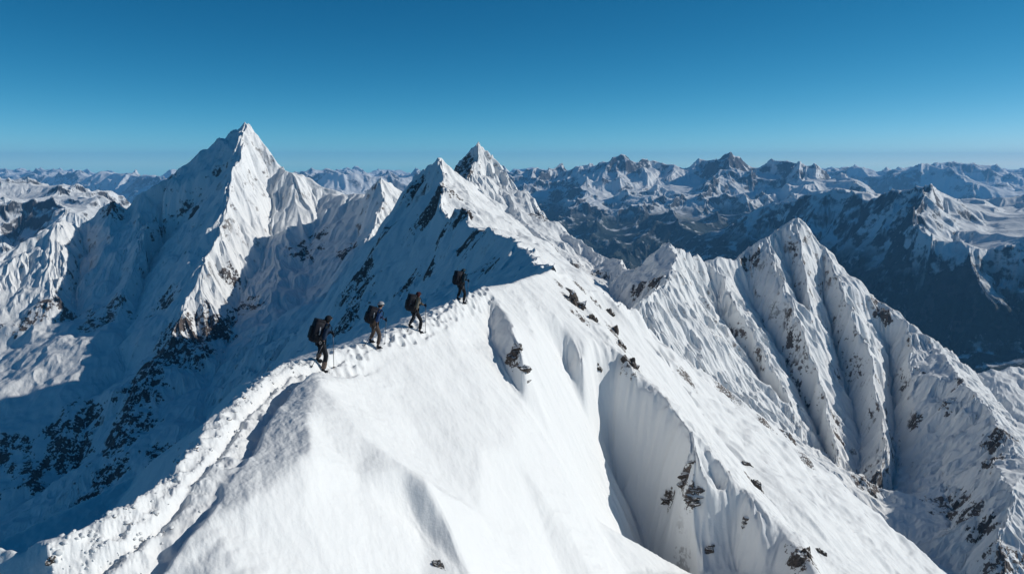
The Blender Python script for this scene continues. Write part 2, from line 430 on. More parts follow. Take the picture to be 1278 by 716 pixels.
# -- middle mountain: the sharp ridge that climbs away from the climbers -------
ridgeB = [P(690, 332, 66), P(668, 328, 110), P(652, 306, 165), P(640, 297, 190), P(623, 292, 215), P(615, 281, 230), P(600, 284, 250), P(587, 281, 270), P(575, 256, 300), P(562, 268, 320), P(545, 243, 345), P(554, 225, 370), P(548, 194, 400)]
mid = [
    ridgeB,
    [P(548, 194, 400), P(536, 207, 425), P(522, 216, 450), P(511, 234, 480), P(506, 250, 540)],
    # bright eastern flank
    [P(560, 208, 410), P(575, 222, 430), P(610, 255, 400), P(650, 290, 360), P(700, 325, 300), P(740, 352, 250)],
    [P(600, 300, 330)], [P(650, 300, 260)], [P(690, 328, 190)], [P(580, 240, 390)],
    [(120, 430, -120), (110, 340, -120), (90, 250, -110), (60, 160, -80), (30, 100, -50), (10, 70, -30)],
    # rocky rib on the shaded wall
    [P(548, 194, 400), P(528, 240, 395), P(505, 265, 400), P(482, 285, 405), P(462, 320, 385), P(440, 350, 372), P(425, 385, 355), P(400, 430, 335)],
    [P(506, 250, 540), P(490, 290, 470), P(465, 300, 460), P(430, 350, 440), P(390, 420, 400), P(350, 470, 380), P(300, 520, 350)],
    [P(545, 243, 345), P(530, 300, 345), P(500, 340, 335), P(480, 380, 320)],
    [P(587, 281, 270), P(575, 310, 258), P(550, 340, 250), P(520, 380, 240)],
    [P(562, 268, 320), P(550, 300, 318), P(535, 340, 300), P(510, 375, 285)],
    [P(640, 297, 190), P(632, 320, 178), P(615, 345, 165), P(590, 362, 155)],
    [P(615, 281, 230), P(603, 310, 225), P(590, 340, 215), P(560, 365, 205)],
    [P(260, 560, 330), P(330, 500, 300), P(420, 450, 250), P(500, 420, 180), P(600, 380, 110), P(660, 345, 85)],
    # unseen
    [(20, 560, -200), (-60, 620, -180), (-160, 640, -200), (-260, 500, -260), (-220, 330, -230), (-120, 200, -150), (-40, 100, -70), (-10, 70, -40)],
]
g = Grid(230, 800, 62, 600, int(820 * QS), int(1150 * QS))
Z = tin(g, mid, warp=2.2, wscale=14)
Z = blur(Z, 2.0)
X, Y = g.X, g.Y
sc = Y / 300
Z = Z + fbm(X / 16, Y / 16, 4, 12) * 1.5 * sc
Z = erode(g, Z, 20.0, 2.6, 5, seed=22, mask=np.clip(sc, 0.3, 1.2) * (1 - 0.6 * np.clip((X - (-6 - (Y - 250) * 0.14)) / 12, 0, 1)) * patchy(g, 50, 104), gain=0.43)
R = rockmask(g, Z, [(442, 340, 9), (470, 300, 9), (440, 385, 8), (540, 245, 10), (530, 265, 10), (520, 230, 9), (510, 350, 5), (535, 335, 4), (455, 355, 7), (575, 262, 6), (588, 290, 6), (430, 400, 6), (405, 430, 5), (600, 330, 4), (590, 300, 4), (550, 290, 4), (612, 330, 3)], seed=15, warp=0.8)
m_mid = terrain_mat('mountain_snow', 14.0, slope_lo=0.50, slope_hi=0.70, amount=0.35, bump=0.5, bumpdist=0.8)
finish('mountain', g, Z, m_mid, R, lo=-225, label='snowy mountain ridge with a sharp peak just behind the climbers')
log('mid done')

# -- second sharp peak behind -------------------------------------------------
pk2 = [
    [P(560, 230, 640), P(570, 208, 642), P(580, 197, 645), P(590, 184, 648), P(597, 176, 650), P(605, 187, 650), P(615, 201, 648), P(624, 209, 645), P(633, 215, 640), P(645, 232, 630), P(655, 240, 620), P(667, 249, 610), P(678, 266, 600),
     P(690, 276, 590), P(702, 287, 580), P(725, 297, 560), P(740, 310, 550), P(752, 318, 540), P(775, 325, 520), P(792, 334, 500), P(820, 370, 470)],
    [P(597, 176, 650), P(596, 198, 632), P(583, 218, 612), P(600, 245, 580), P(620, 275, 540)],
    [P(572, 222, 618)], [P(560, 240, 600)],
    [P(624, 209, 645), P(632, 240, 615), P(655, 275, 575), P(690, 310, 530), P(710, 335, 500)],
    [P(610, 215, 635), P(635, 265, 590), P(670, 305, 545)],
    [P(655, 240, 620), P(672, 275, 585), P(705, 310, 545), P(740, 345, 500)],
    [P(690, 276, 590), P(705, 300, 565), P(740, 335, 525), P(775, 370, 480)],
    [P(600, 300, 480), P(700, 360, 430), P(790, 400, 400)],
    [(-120, 560, -120), (-110, 700, -120), (0, 800, -170), (120, 720, -220), (160, 560, -200), (120, 420, -150), (40, 400, -110), (-60, 450, -110)],
]
g = Grid(530, 850, 395, 800, int(620 * QS), int(560 * QS))
Z = tin(g, pk2, warp=3, wscale=18); Z = blur(Z, 1.2); X, Y = g.X, g.Y
Z = Z + fbm(X / 20, Y / 20, 4, 13) * 2.0
Z = erode(g, Z, 12.0, 1.9, 1, seed=123, base=7, long_=3)
Z = erode(g, Z, 20.0, 3.2, 5, seed=23, mask=patchy(g, 60, 101), gain=0.43)
R = rockmask(g, Z, [(586, 198, 6), (577, 206, 9), (581, 213, 8), (678, 268, 9), (720, 330, 9), (690, 310, 8), (745, 340, 7)], seed=16, warp=0.8)
finish('mountain', g, Z, m_mid, R, lo=-260, label='tallest sharp snowy peak behind the nearer ridge in the middle')
log('peak2 done')

# -- the big pyramid on the left ------------------------------------------------
left = [
    # sky line
    [P(-120, 390, 700), P(-60, 365, 715), P(0, 336, 750), P(17, 325, 760), P(32, 315, 770), P(50, 304, 790), P(66, 290, 800), P(72, 279, 812), P(80, 274, 820), P(90, 277, 830), P(98, 284, 835), P(104, 277, 838), P(113, 274, 845), P(125, 264, 850),
     P(138, 249, 855), P(146, 259, 858), P(160, 262, 860), P(172, 246, 862), P(180, 240, 864), P(193, 231, 866), P(203, 224, 868), P(218, 209, 872), P(229, 209, 876), P(240, 201, 880), P(250, 190, 885), P(262, 180, 890), P(269, 172, 893), P(280, 172, 896), P(292, 163, 899), P(303, 153, 902),
     P(313, 160, 903), P(322, 172, 903), P(333, 183, 902), P(345, 197, 900), P(360, 210, 897), P(378, 221, 893), P(392, 232, 889), P(402, 240, 885), P(415, 244, 880), P(426, 241, 870), P(436, 250, 860), P(446, 251, 850), P(456, 240, 835), P(466, 230, 815), P(475, 221, 800), P(485, 229, 825), P(496, 238, 848), P(505, 246, 870), P(530, 262, 900)],
    # spine of the pyramid
    [P(303, 153, 902), P(299, 190, 852), P(291, 215, 818), P(287, 240, 790), P(280, 265, 762), P(268, 300, 730), P(255, 330, 704), P(243, 352, 684), P(230, 385, 660), P(212, 425, 630), P(190, 455, 608), P(172, 480, 590), P(158, 520, 565), P(148, 560, 540), P(125, 615, 505), P(100, 655, 480), P(70, 720, 440)],
    # gully right of the lit face, next ribs
    [P(333, 183, 902), P(336, 230, 872), P(338, 262, 845), P(337, 290, 815), P(322, 325, 770), P(300, 372, 715), P(285, 420, 660), P(272, 460, 620)],
    [P(352, 203, 899), P(371, 224, 872), P(366, 248, 852), P(358, 285, 815), P(352, 330, 760), P(340, 380, 700)],
    [P(378, 221, 893), P(388, 250, 865), P(380, 290, 820), P(372, 340, 760)],
    [P(402, 240, 885), P(397, 262, 860), P(390, 300, 815), P(385, 350, 745), P(370, 400, 680)],
    [P(426, 241, 870), P(420, 290, 815), P(410, 350, 735)],
    [P(446, 251, 850), P(445, 285, 800), P(440, 330, 740)],
    [P(475, 221, 800), P(475, 250, 768), P(463, 290, 715), P(450, 330, 665)],
    # valleys left of the spine
    [P(240, 201, 880), P(225, 236, 874), P(206, 266, 858), P(203, 300, 826), P(184, 332, 788), P(176, 365, 740), P(165, 400, 700), P(150, 435, 660), P(110, 500, 600), P(60, 560, 560), P(0, 640, 510)],
    [P(218, 209, 872), P(205, 240, 845), P(192, 268, 820), P(180, 300, 785), P(165, 340, 745), P(150, 375, 710), P(135, 400, 690)],
    [P(180, 240, 864), P(170, 290, 815), P(150, 340, 765), P(125, 385, 720)],
    [P(138, 249, 855), P(135, 300, 805), P(122, 350, 755), P(112, 395, 710)],
    [P(113, 274, 845), P(103, 310, 815), P(97, 350, 775), P(88, 400, 715)],
    [P(84, 275, 824), P(78, 320, 775), P(70, 370, 725), P(60, 405, 695)],
    [P(66, 290, 800), P(55, 340, 750), P(40, 400, 695)],
    [P(40, 312, 780), P(25, 360, 735), P(15, 410, 690)],
    # snow below
    [P(-80, 440, 680), P(0, 428, 680), P(40, 430, 670), P(85, 432, 660), P(110, 440, 650)],
    [P(-80, 500, 610), P(0, 490, 605), P(60, 480, 615)],
    [P(-80, 600, 540)], [P(100, 580, 560)], [P(150, 470, 635)],
    # cirque right of the spine
    [P(260, 480, 600), P(300, 445, 610), P(350, 400, 640), P(400, 370, 650), P(440, 350, 640)],
    [P(250, 540, 540), P(300, 500, 550), P(360, 450, 560), P(420, 390, 590)],
    [P(200, 600, 500), P(330, 520, 480)],
    [P(0, 760, 420), P(200, 700, 420)],
    [(-800, 700, -300), (-800, 1000, -300), (-500, 1150, -300), (-250, 1150, -300), (0, 1000, -260), (60, 780, -220), (20, 600, -200), (-100, 380, -240), (-500, 380, -300), (-800, 450, -300)],
]
g = Grid(-60, 530, 400, 1120, int(1000 * QS), int(1150 * QS))
Z = tin(g, left, warp=4, wscale=26); Z = blur(Z, 1.0); X, Y = g.X, g.Y
Z = Z + fbm(X / 40, Y / 40, 4, 14) * 3.5
calm = 1 - 0.72 * np.clip((-122 - np.nan_to_num(Z)) / 15, 0, 1) * np.clip((-300 - X) / 40, 0, 1)   # rolling snow below the ribs
Z = erode(g, Z, 17.0, 2.6, 1, seed=124, base=7, long_=3, mask=calm)
Z = erode(g, Z, 34.0, 4.2, 5, seed=24, mask=patchy(g, 110, 102) * calm, gain=0.43)
R = rockmask(g, Z, [(222, 405, 14), (200, 445, 16), (178, 475, 15), (160, 515, 15), (148, 555, 15), (128, 605, 16), (106, 648, 14), (130, 392, 22), (70, 380, 16), (215, 430, 22), (180, 460, 18), (165, 500, 16), (150, 540, 16), (130, 600, 16), (105, 650, 14), (240, 260, 10), (140, 255, 12), (30, 400, 12), (45, 585, 18), (90, 565, 16), (110, 520, 14), (20, 560, 14), (70, 530, 14),
    (200, 560, 12), (190, 520, 8), (380, 310, 14), (400, 290, 10), (430, 310, 12), (270, 400, 18), (250, 430, 14), (310, 380, 12), (205, 375, 12), (290, 345, 8), (245, 420, 12)], seed=17, warp=0.8)
m_left = terrain_mat('pyramid_snow', 30.0, slope_lo=0.46, slope_hi=0.66, amount=0.4, bump=0.5, bumpdist=1.6)
finish('mountain', g, Z, m_left, R, lo=-295, label='big snowy pyramid shaped mountain on the left with shaded blue face')
log('left done')

# -- the fluted mountain on the right -------------------------------------------
right = [
    [P(700, 400, 440), P(757, 357, 425), P(780, 340, 425), P(800, 331, 425), P(820, 312, 424), P(835, 303, 424), P(850, 311, 430), P(862, 317, 436), P(870, 314, 440), P(882, 326, 445), P(897, 320, 450), P(912, 325, 456), P(925, 323, 460), P(936, 318, 463), P(943, 302, 466), P(957, 297, 470), P(968, 290, 473), P(978, 280, 476),
     P(988, 274, 478), P(997, 269, 480), P(1006, 280, 480), P(1014, 296, 479), P(1025, 305, 478), P(1037, 316, 476), P(1048, 330, 474), P(1060, 342, 470), P(1075, 352, 465), P(1085, 362, 461), P(1097, 380, 455), P(1105, 388, 450), P(1118, 394, 445), P(1134, 401, 440), P(1140, 410, 436), P(1155, 418, 430), P(1169, 431, 420),
     P(1180, 446, 405), P(1192, 462, 388), P(1204, 475, 370), P(1222, 498, 350), P(1240, 522, 332), P(1257, 547, 314), P(1270, 565, 300), P(1290, 590, 285), P(1350, 670, 250)],
    # left sub peak: shaded west face
    [P(835, 303, 424), P(843, 320, 405), P(842, 336, 385), P(832, 352, 365), P(815, 362, 350), P(795, 372, 338)],
    [P(757, 374, 442)], [P(790, 354, 430)],
    # ribs
    [P(850, 311, 430), P(862, 350, 412), P(878, 385, 397), P(913, 443, 368), P(945, 500, 340), P(985, 550, 318)],
    [P(897, 320, 450), P(908, 355, 430), P(922, 385, 410), P(959, 450, 378), P(990, 510, 350), P(1010, 560, 330)],
    [P(957, 297, 470), P(968, 330, 448), P(978, 360, 430), P(997, 401, 408), P(1018, 450, 385), P(1032, 520, 352), P(1045, 580, 325)],
    [P(997, 269, 480), P(1001, 310, 458), P(1005, 350, 438), P(1012, 390, 420), P(1022, 430, 402)],
    [P(1025, 305, 478), P(1047, 350, 450), P(1068, 400, 420), P(1088, 440, 398), P(1096, 500, 368), P(1108, 555, 340), P(1094, 605, 315)],
    # gullies
    [P(870, 314, 440), P(885, 360, 433.1), P(900, 395, 416.9), P(937, 450, 392.7), P(968, 505, 366.3), P(1000, 555, 342.1)],
    [P(925, 323, 460), P(930, 350, 455.4), P(942, 385, 441.2), P(975, 445, 408.8), P(1010, 515, 376.5), P(1030, 570, 344.1)],
    [P(978, 280, 476), P(990, 350, 453.4), P(1000, 395, 430.1)],
    [P(1014, 296, 479), P(1028, 370, 455.4), P(1040, 420, 435.2), P(1055, 480, 406.8), P(1068, 540, 374.4), P(1075, 600, 334)],
    [P(1097, 380, 455), P(1107, 430, 441.2), P(1112, 480, 416.9), P(1116, 530, 388.6), P(1118, 580, 354.2), P(1105, 625, 323.8)],
    # face right of the gully
    [P(1134, 401, 440), P(1140, 470, 400), P(1145, 540, 362), P(1150, 600, 325)],
    [P(1204, 475, 370), P(1190, 540, 345), P(1180, 600, 315), P(1185, 660, 282)],
    [P(1257, 547, 314), P(1240, 580, 295), P(1225, 640, 270)],
    [P(1150, 620, 305)], [P(1130, 690, 275)], [P(1200, 720, 250)], [P(1262, 610, 268), P(1255, 660, 250), P(1240, 740, 230)],
    # bright strip beyond the crest
    [P(1180, 436, 436), P(1200, 452, 425), P(1225, 478, 400), P(1250, 508, 370), P(1278, 540, 340), P(1330, 600, 300)],
    [P(760, 440, 320), P(900, 560, 290), P(1000, 620, 280), P(1060, 660, 270), P(1100, 740, 240)],
    [(0, 520, -160), (60, 600, -200), (200, 640, -250), (330, 560, -270), (360, 400, -270), (330, 250, -230), (200, 180, -230), (60, 240, -180), (0, 400, -150)],
]
g = Grid(715, 1310, 225, 600, int(1200 * QS), int(1100 * QS))
Z = tin(g, right, warp=2.4, wscale=16); Z = blur(Z, 1.2); X, Y = g.X, g.Y
Z = Z + fbm(X / 18, Y / 18, 4, 14) * 1.6
Z = erode(g, Z, 7.5, 1.5, 1, seed=125, base=9, long_=3)
Z = erode(g, Z, 13.0, 2.2, 5, seed=25, mask=patchy(g, 45, 103, 0.5), gain=0.43)
R = rockmask(g, Z, [(1245, 540, 7), (1235, 570, 6), (1185, 630, 8), (1200, 640, 6), (1160, 620, 4), (1085, 600, 7), (1095, 590, 6), (985, 540, 4), (905, 490, 5), (1200, 470, 5), (1180, 500, 4), (1100, 390, 5), (1095, 375, 5), (940, 318, 4), (930, 325, 4),
   (1045, 520, 4), (1050, 545, 4), (1140, 520, 4), (1150, 460, 3), (800, 355, 5), (815, 345, 5), (1260, 690, 6), (1245, 700, 6), (985, 420, 4), (1225, 660, 5)], seed=18, warp=0.8)
finish('mountain', g, Z, m_mid, R, lo=-262, label='fluted snowy mountain on the right with vertical ribs')
log('right done')

far_r = [
    [P(1150, 480, 560), P(1180, 462, 560), P(1190, 456, 560), P(1210, 458, 560), P(1222, 466, 562), P(1236, 460, 564), P(1250, 462, 566), P(1262, 455, 568), P(1278, 460, 570), P(1310, 445, 575), P(1400, 470, 580)],
    [P(1190, 456, 560), P(1215, 500, 520), P(1240, 540, 480)], [P(1236, 460, 564), P(1260, 500, 525), P(1290, 540, 490)], [P(1222, 466, 562), P(1245, 510, 525)],
    [P(1262, 455, 568), P(1290, 500, 530)],
    [P(1200, 600, 440), P(1320, 620, 440)],
    [(240, 700, -300), (450, 720, -300), (460, 400, -260), (230, 400, -260)],
]
g = Grid(1150, 1330, 420, 700, 360, 320)
Z = tin(g, far_r, warp=3, wscale=18); Z = blur(Z, 1.2); Z = Z + fbm(g.X / 20, g.Y / 20, 4, 13) * 2.0
Z = erode(g, Z, 16.0, 3.0, 5, seed=26, gain=0.43)
finish('mountain', g, Z, m_mid, np.zeros(Z.shape), lo=-295, label='low jagged snowy crest at the right edge behind the fluted mountain')

# -- far ranges -------------------------------------------------------------------
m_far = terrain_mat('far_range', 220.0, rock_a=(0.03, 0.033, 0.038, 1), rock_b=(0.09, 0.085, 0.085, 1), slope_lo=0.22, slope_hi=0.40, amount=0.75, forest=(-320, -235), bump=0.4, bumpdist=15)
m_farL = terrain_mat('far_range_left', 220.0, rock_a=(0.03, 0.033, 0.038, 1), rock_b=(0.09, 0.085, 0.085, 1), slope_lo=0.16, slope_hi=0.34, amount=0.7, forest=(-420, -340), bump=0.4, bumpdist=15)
dark = [
    [P(760, 335, 4300), P(820, 315, 4000), P(860, 300, 3750), P(900, 286, 3550), P(935, 266, 3350), P(960, 256, 3220), P(975, 251, 3160), P(995, 246, 3080), P(1010, 241, 3020), P(1032, 235, 2940), P(1050, 244, 2870), P(1065, 242, 2810), P(1084, 247, 2740), P(1100, 239, 2680), P(1115, 238, 2620),
     P(1130, 234, 2560), P(1144, 230, 2500), P(1153, 231, 2470), P(1159, 226, 2450), P(1167, 236, 2500), P(1176, 244, 2560), P(1190, 246, 2640), P(1209, 254, 2720), P(1222, 250, 2780), P(1240, 258, 2800), P(1278, 258, 2850), P(1330, 240, 2900), P(1450, 250, 2900)],
    [P(1159, 226, 2450), P(1150, 248, 2330), P(1142, 264, 2240), P(1150, 282, 2140), P(1158, 300, 2060), P(1185, 312, 2000), P(1212, 316, 1960), P(1240, 310, 1980), P(1270, 300, 2000), P(1330, 290, 1980)],
    [P(1176, 262, 2400), P(1200, 280, 2300), P(1240, 275, 2420), P(1262, 264, 2600)], [P(1190, 300, 2150)], [P(1235, 292, 2200)],
    [P(1250, 350, 1950), P(1290, 345, 1930)],
    [P(1032, 235, 2940), P(1010, 275, 2830), P(985, 315, 2720), P(960, 345, 2620)], [P(1050, 244, 2870), P(1040, 280, 2790), P(1015, 330, 2660)],
    [P(960, 256, 3220), P(930, 290, 3120), P(900, 320, 3020)], [P(975, 251, 3160), P(965, 285, 3080), P(945, 320, 2980)],
    [P(1100, 239, 2680), P(1082, 285, 2570), P(1055, 335, 2450)], [P(1065, 242, 2810), P(1060, 285, 2700), P(1035, 335, 2570)],
    [P(1130, 234, 2560), P(1118, 285, 2430), P(1095, 335, 2300)], [P(1145, 300, 2160), P(1125, 350, 2100)],
    [P(850, 345, 2900), P(950, 375, 2500), P(1050, 410, 2200), P(1150, 430, 1950), P(1300, 430, 1750), P(1450, 420, 1700)],
    [P(850, 420, 1950), P(1000, 470, 1800), P(1200, 520, 1550), P(1450, 520, 1450)],
    [(0, 3300, -700), (600, 4600, -700), (1400, 4300, -700), (2700, 3700, -700), (2700, 1100, -700), (900, 1100, -700), (200, 1600, -700)],
]
g = Grid(690, 1330, 1350, 4600, int(900 * QS), int(640 * QS))
Z = tin(g, dark, warp=30, wscale=180); Z = blur(Z, 1.5)
Z = Z + fbm(g.X / 200, g.Y / 200, 4, 14) * 8 + (ridged(g.X / 260, g.Y / 260, 5, 34) - 0.45) * 26
Z = erode(g, Z, 190.0, 20, 5, seed=27)
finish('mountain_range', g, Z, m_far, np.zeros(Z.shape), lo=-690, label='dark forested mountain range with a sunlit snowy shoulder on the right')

massif = [
    [P(560, 225, 7200), P(610, 214, 7000), P(640, 212, 6600), P(655, 209, 6500), P(668, 203, 6400), P(673, 202, 6400), P(682, 212, 6300), P(700, 207, 6200), P(712, 210, 6100), P(730, 207, 6000), P(742, 203, 5800), P(752, 196, 5700), P(760, 199, 5650), P(767, 193, 5600), P(776, 197, 5600), P(790, 202, 5600), P(800, 207, 5600), P(818, 202, 5600), P(830, 207, 5600),
     P(842, 202, 5600), P(849, 198, 5600), P(858, 204, 5600), P(870, 202, 5600), P(880, 198, 5500), P(888, 194, 5500), P(897, 200, 5500), P(905, 196, 5450), P(911, 193, 5450), P(920, 200, 5400), P(935, 206, 5400), P(950, 204, 5400), P(965, 206, 5350), P(980, 201, 5300), P(990, 197, 5250), P(997, 201, 5200), P(1007, 200, 5150), P(1014, 209, 5100), P(1030, 215, 4900), P(1060, 226, 4600), P(1090, 238, 4300), P(1140, 250, 4300)],
    [P(742, 203, 5800), P(735, 225, 5300), P(722, 245, 4900), P(708, 256, 4700), P(700, 275, 4400)], [P(776, 197, 5600), P(770, 230, 5200), P(762, 255, 4800), P(748, 275, 4400)],
    [P(790, 202, 5600), P(788, 225, 5300), P(785, 245, 4900), P(795, 258, 4700)], [P(830, 207, 5600), P(825, 230, 5200), P(820, 250, 4800)],
    [P(849, 198, 5600), P(845, 220, 5300), P(815, 240, 4900), P(818, 256, 4650), P(800, 275, 4300)], [P(870, 215, 5500), P(868, 235, 5000), P(850, 255, 4600)],
    [P(908, 195, 5450), P(905, 215, 5200), P(895, 235, 4900), P(868, 252, 4600), P(880, 265, 4400), P(900, 275, 4200)], [P(935, 206, 5400), P(940, 230, 5000), P(945, 255, 4500), P(930, 275, 4200)],
    [P(965, 206, 5350), P(975, 235, 4900), P(970, 262, 4400)],
    [P(1007, 200, 5150), P(1010, 222, 4800), P(1000, 240, 4500), P(1005, 256, 4200)], [P(1030, 215, 4900), P(1050, 238, 4400), P(1070, 245, 4200)],
    [P(673, 202, 6400), P(668, 225, 6000), P(655, 250, 5500)], [P(700, 207, 6200), P(690, 240, 5600), P(680, 270, 5000)],
    [P(600, 260, 5600), P(680, 300, 4200), P(780, 305, 3800), P(900, 300, 3600), P(1000, 290, 3600), P(1140, 270, 3700)],
    [P(840, 262, 4300), P(830, 272, 4100), P(810, 280, 3950)], [P(800, 262, 4400), P(790, 280, 4000)],
    [P(900, 262, 4250), P(960, 268, 4050), P(1020, 266, 3950)],
    [P(600, 300, 4500), P(700, 340, 3200), P(850, 350, 2800), P(1100, 340, 2800)],
    [(-900, 7800, -500), (1000, 7000, -700), (2600, 6000, -700), (3000, 3400, -700), (1500, 2400, -700), (-200, 2400, -700), (-900, 4500, -700)],
]
g = Grid(540, 1180, 2600, 7000, int(900 * QS), int(700 * QS))
Z = tin(g, massif, warp=70, wscale=420); Z = blur(Z, 1.2)
Z = Z + fbm(g.X / 400, g.Y / 400, 4, 14) * 12 + (ridged(g.X / 420, g.Y / 420, 5, 33, 0.6) - 0.45) * 110
Z = erode(g, Z, 300.0, 34, 5, seed=28, mask=patchy(g, 900, 105))
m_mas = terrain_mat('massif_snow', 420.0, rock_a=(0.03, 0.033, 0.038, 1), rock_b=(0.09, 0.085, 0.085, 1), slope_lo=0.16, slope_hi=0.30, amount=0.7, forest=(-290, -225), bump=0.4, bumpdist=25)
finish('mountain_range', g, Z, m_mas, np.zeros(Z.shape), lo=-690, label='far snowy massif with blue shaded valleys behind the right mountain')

lft = [
    [P(-150, 205, 3400), P(-60, 210, 3300), P(-20, 214, 3250), P(0, 213, 3200), P(12, 216, 3150), P(30, 226, 3000), P(50, 229, 2950), P(65, 226, 2920), P(75, 221, 2900), P(83, 226, 2900), P(90, 229, 2890), P(97, 226, 2880), P(115, 234, 2850), P(130, 241, 2800), P(148, 247, 2750), P(166, 254, 2700), P(200, 285, 2600)],
    [P(-150, 255, 2500), P(0, 252, 2480), P(30, 257, 2420), P(62, 262, 2380), P(90, 265, 2350), P(118, 272, 2320), P(150, 285, 2300)],
    [P(-150, 230, 2900)], [P(0, 235, 2800)], [P(60, 243, 2650)], [P(110, 252, 2550)],
    [P(0, 252, 2480), P(-5, 280, 2300), P(-15, 310, 2150)], [P(30, 257, 2420), P(22, 290, 2320), P(10, 320, 2150)],
    [P(62, 262, 2380), P(50, 290, 2250), P(30, 320, 2080)], [P(90, 265, 2350), P(88, 290, 2280), P(70, 320, 2100)],
    [P(-150, 320, 2100), P(0, 335, 1950), P(100, 345, 1900), P(200, 350, 1900)],
    [(-2600, 3900, -800), (-800, 3700, -800), (-700, 1700, -800), (-2600, 1500, -800)],
]
g = Grid(-60, 260, 1700, 3700, int(520 * QS), int(520 * QS))
Z = tin(g, lft, warp=30, wscale=200); Z = blur(Z, 1.2)
Z = Z + fbm(g.X / 240, g.Y / 240, 4, 19) * 14 + (ridged(g.X / 260, g.Y / 260, 5, 35, 0.6) - 0.45) * 55
Z = erode(g, Z, 200.0, 16, 5, seed=29)
finish('mountain_range', g, Z, m_farL, np.zeros(Z.shape), lo=-790, label='rolling sunlit snow range beyond the left mountain')

# horizon ranges
g = Grid(-80, 1360, 6500, 15000, int(1500 * QS), int(420 * QS))
X, Y = g.X, g.Y
rd = ridged(X / 2400, Y / 2400, 5, 91, 0.55)
pxs = 639 + F * X / Y
rightside = np.clip((pxs - 1050) / 120, 0, 1) * np.clip((11500 - Y) / 2500, 0, 1)
leftside = np.clip((620 - pxs) / 200, 0, 1)
Z = -470 + 400 * np.tanh(rd * 1.9) + 130 * ridged(X / 560, Y / 560, 5, 95, 0.6) + 70 * rightside - 30 * leftside
ks = np.clip((Y - 6500) / 1800, 0, 1); Z = Z * ks + -700 * (1 - ks)
Z = erode(g, Z, 620.0, 60, 4, seed=30)
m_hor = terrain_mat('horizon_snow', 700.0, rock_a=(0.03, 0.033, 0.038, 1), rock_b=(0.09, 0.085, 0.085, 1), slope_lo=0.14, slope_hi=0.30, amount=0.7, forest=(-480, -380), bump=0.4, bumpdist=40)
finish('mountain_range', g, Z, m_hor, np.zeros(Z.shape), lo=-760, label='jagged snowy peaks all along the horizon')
log('far done')

# ground sheet to the horizon
def sheet(name, x0, x1, y0, y1, z, mat):
    me = bpy.data.meshes.new(name)
    me.from_pydata([(x0, y0, z), (x1, y0, z), (x1, y1, z), (x0, y1, z)], [], [(0, 1, 2, 3)]); me.materials.append(mat)
    o = bpy.data.objects.new(name, me); S.collection.objects.link(o); o['kind'] = 'structure'; return o
m_ground = terrain_mat('valley_ground', 900.0, slope_lo=0.5, slope_hi=0.9, amount=0.3, forest=(-300, -200), bump=0.3, bumpdist=20)
sheet('ground', -16000, 16000, -16000, 16000, -705, m_ground)

# haze
def haze():
    bm = bmesh.new(); bmesh.ops.create_cube(bm, size=1.0)
    x0, x1, y0, y1, z0, z1 = -16100, 16100, -16100, 16100, -706, 215
    for v in bm.verts:
        v.co.x = x0 if v.co.x < 0 else x1; v.co.y = y0 if v.co.y < 0 else y1; v.co.z = z0 if v.co.z < 0 else z1
    me = bpy.data.meshes.new('haze'); bm.to_mesh(me); bm.free()
    m = bpy.data.materials.new('haze_air'); t = nodes(m)
    v = N(t, 'ShaderNodeVolumePrincipled'); v.inputs['Color'].default_value = (0.20, 0.56, 1.0, 1); v.inputs['Density'].default_value = HAZE_DENSITY
    v.inputs['Anisotropy'].default_value = 0.0
    o = N(t, 'ShaderNodeOutputMaterial'); t.links.new(v.outputs[0], o.inputs['Volume'])
    me.materials.append(m)
    ob = bpy.data.objects.new('haze', me); S.collection.objects.link(ob); ob['kind'] = 'stuff'
    ob['label'] = 'thin blue haze in the air over the far mountains'
haze()

log('scene base')
# ------------------------------------------------------------------ objects on the near ridge
pxN, pyN = proj(g_near.X, g_near.Y, Z_near)
def pick(px, py):
    d = (pxN - px) ** 2 + (pyN - py) ** 2
    k = np.argmin(np.where(d < max(6.0, float(d.min()) * 2), g_near.Y, 1e9))
    i, j = np.unravel_index(k, Z_near.shape)
    return Vector((float(g_near.X[i, j]), float(g_near.Y[i, j]), float(Z_near[i, j])))
def ground_z(x, y):
    j = (x / y - g_near.u[0]) / (g_near.u[1] - g_near.u[0]); i = (math.log(y) - g_near.v[0]) / (g_near.v[1] - g_near.v[0])
    i0, j0 = int(i), int(j); a, b = i - i0, j - j0
    return float((Z_near[i0, j0] * (1 - b) + Z_near[i0, j0 + 1] * b) * (1 - a) + (Z_near[i0 + 1, j0] * (1 - b) + Z_near[i0 + 1, j0 + 1] * b) * a)
def link(o, parent=None):
    S.collection.objects.link(o)
    if parent: o.parent = parent
    return o
def pbr(name, col, rough=0.7, metal=0.0, var=0.25, scale=30.0):
    m = bpy.data.materials.new(name); t = nodes(m)
    tc = N(t, 'ShaderNodeTexCoord'); n = noise_n(t, tc.outputs['Object'], scale, 4, 0.6)
    c2 = tuple(c * (1 - var) for c in col[:3]) + (1,); c3 = tuple(min(1, c * (1 + var)) for c in col[:3]) + (1,)
    b = N(t, 'ShaderNodeBsdfPrincipled'); b.inputs['Roughness'].default_value = rough; b.inputs['Metallic'].default_value = metal; b.inputs['Specular IOR Level'].default_value = 0.2
    t.links.new(mixc(t, ramp(t, n, 0.35, 0.65), c2, c3), b.inputs['Base Color'])
    bp = N(t, 'ShaderNodeBump'); bp.inputs['Strength'].default_value = 0.3; bp.inputs['Distance'].default_value = 0.01
    t.links.new(n, bp.inputs['Height']); t.links.new(bp.outputs[0], b.inputs['Normal'])
    o = N(t, 'ShaderNodeOutputMaterial'); t.links.new(b.outputs[0], o.inputs['Surface'])
    return m
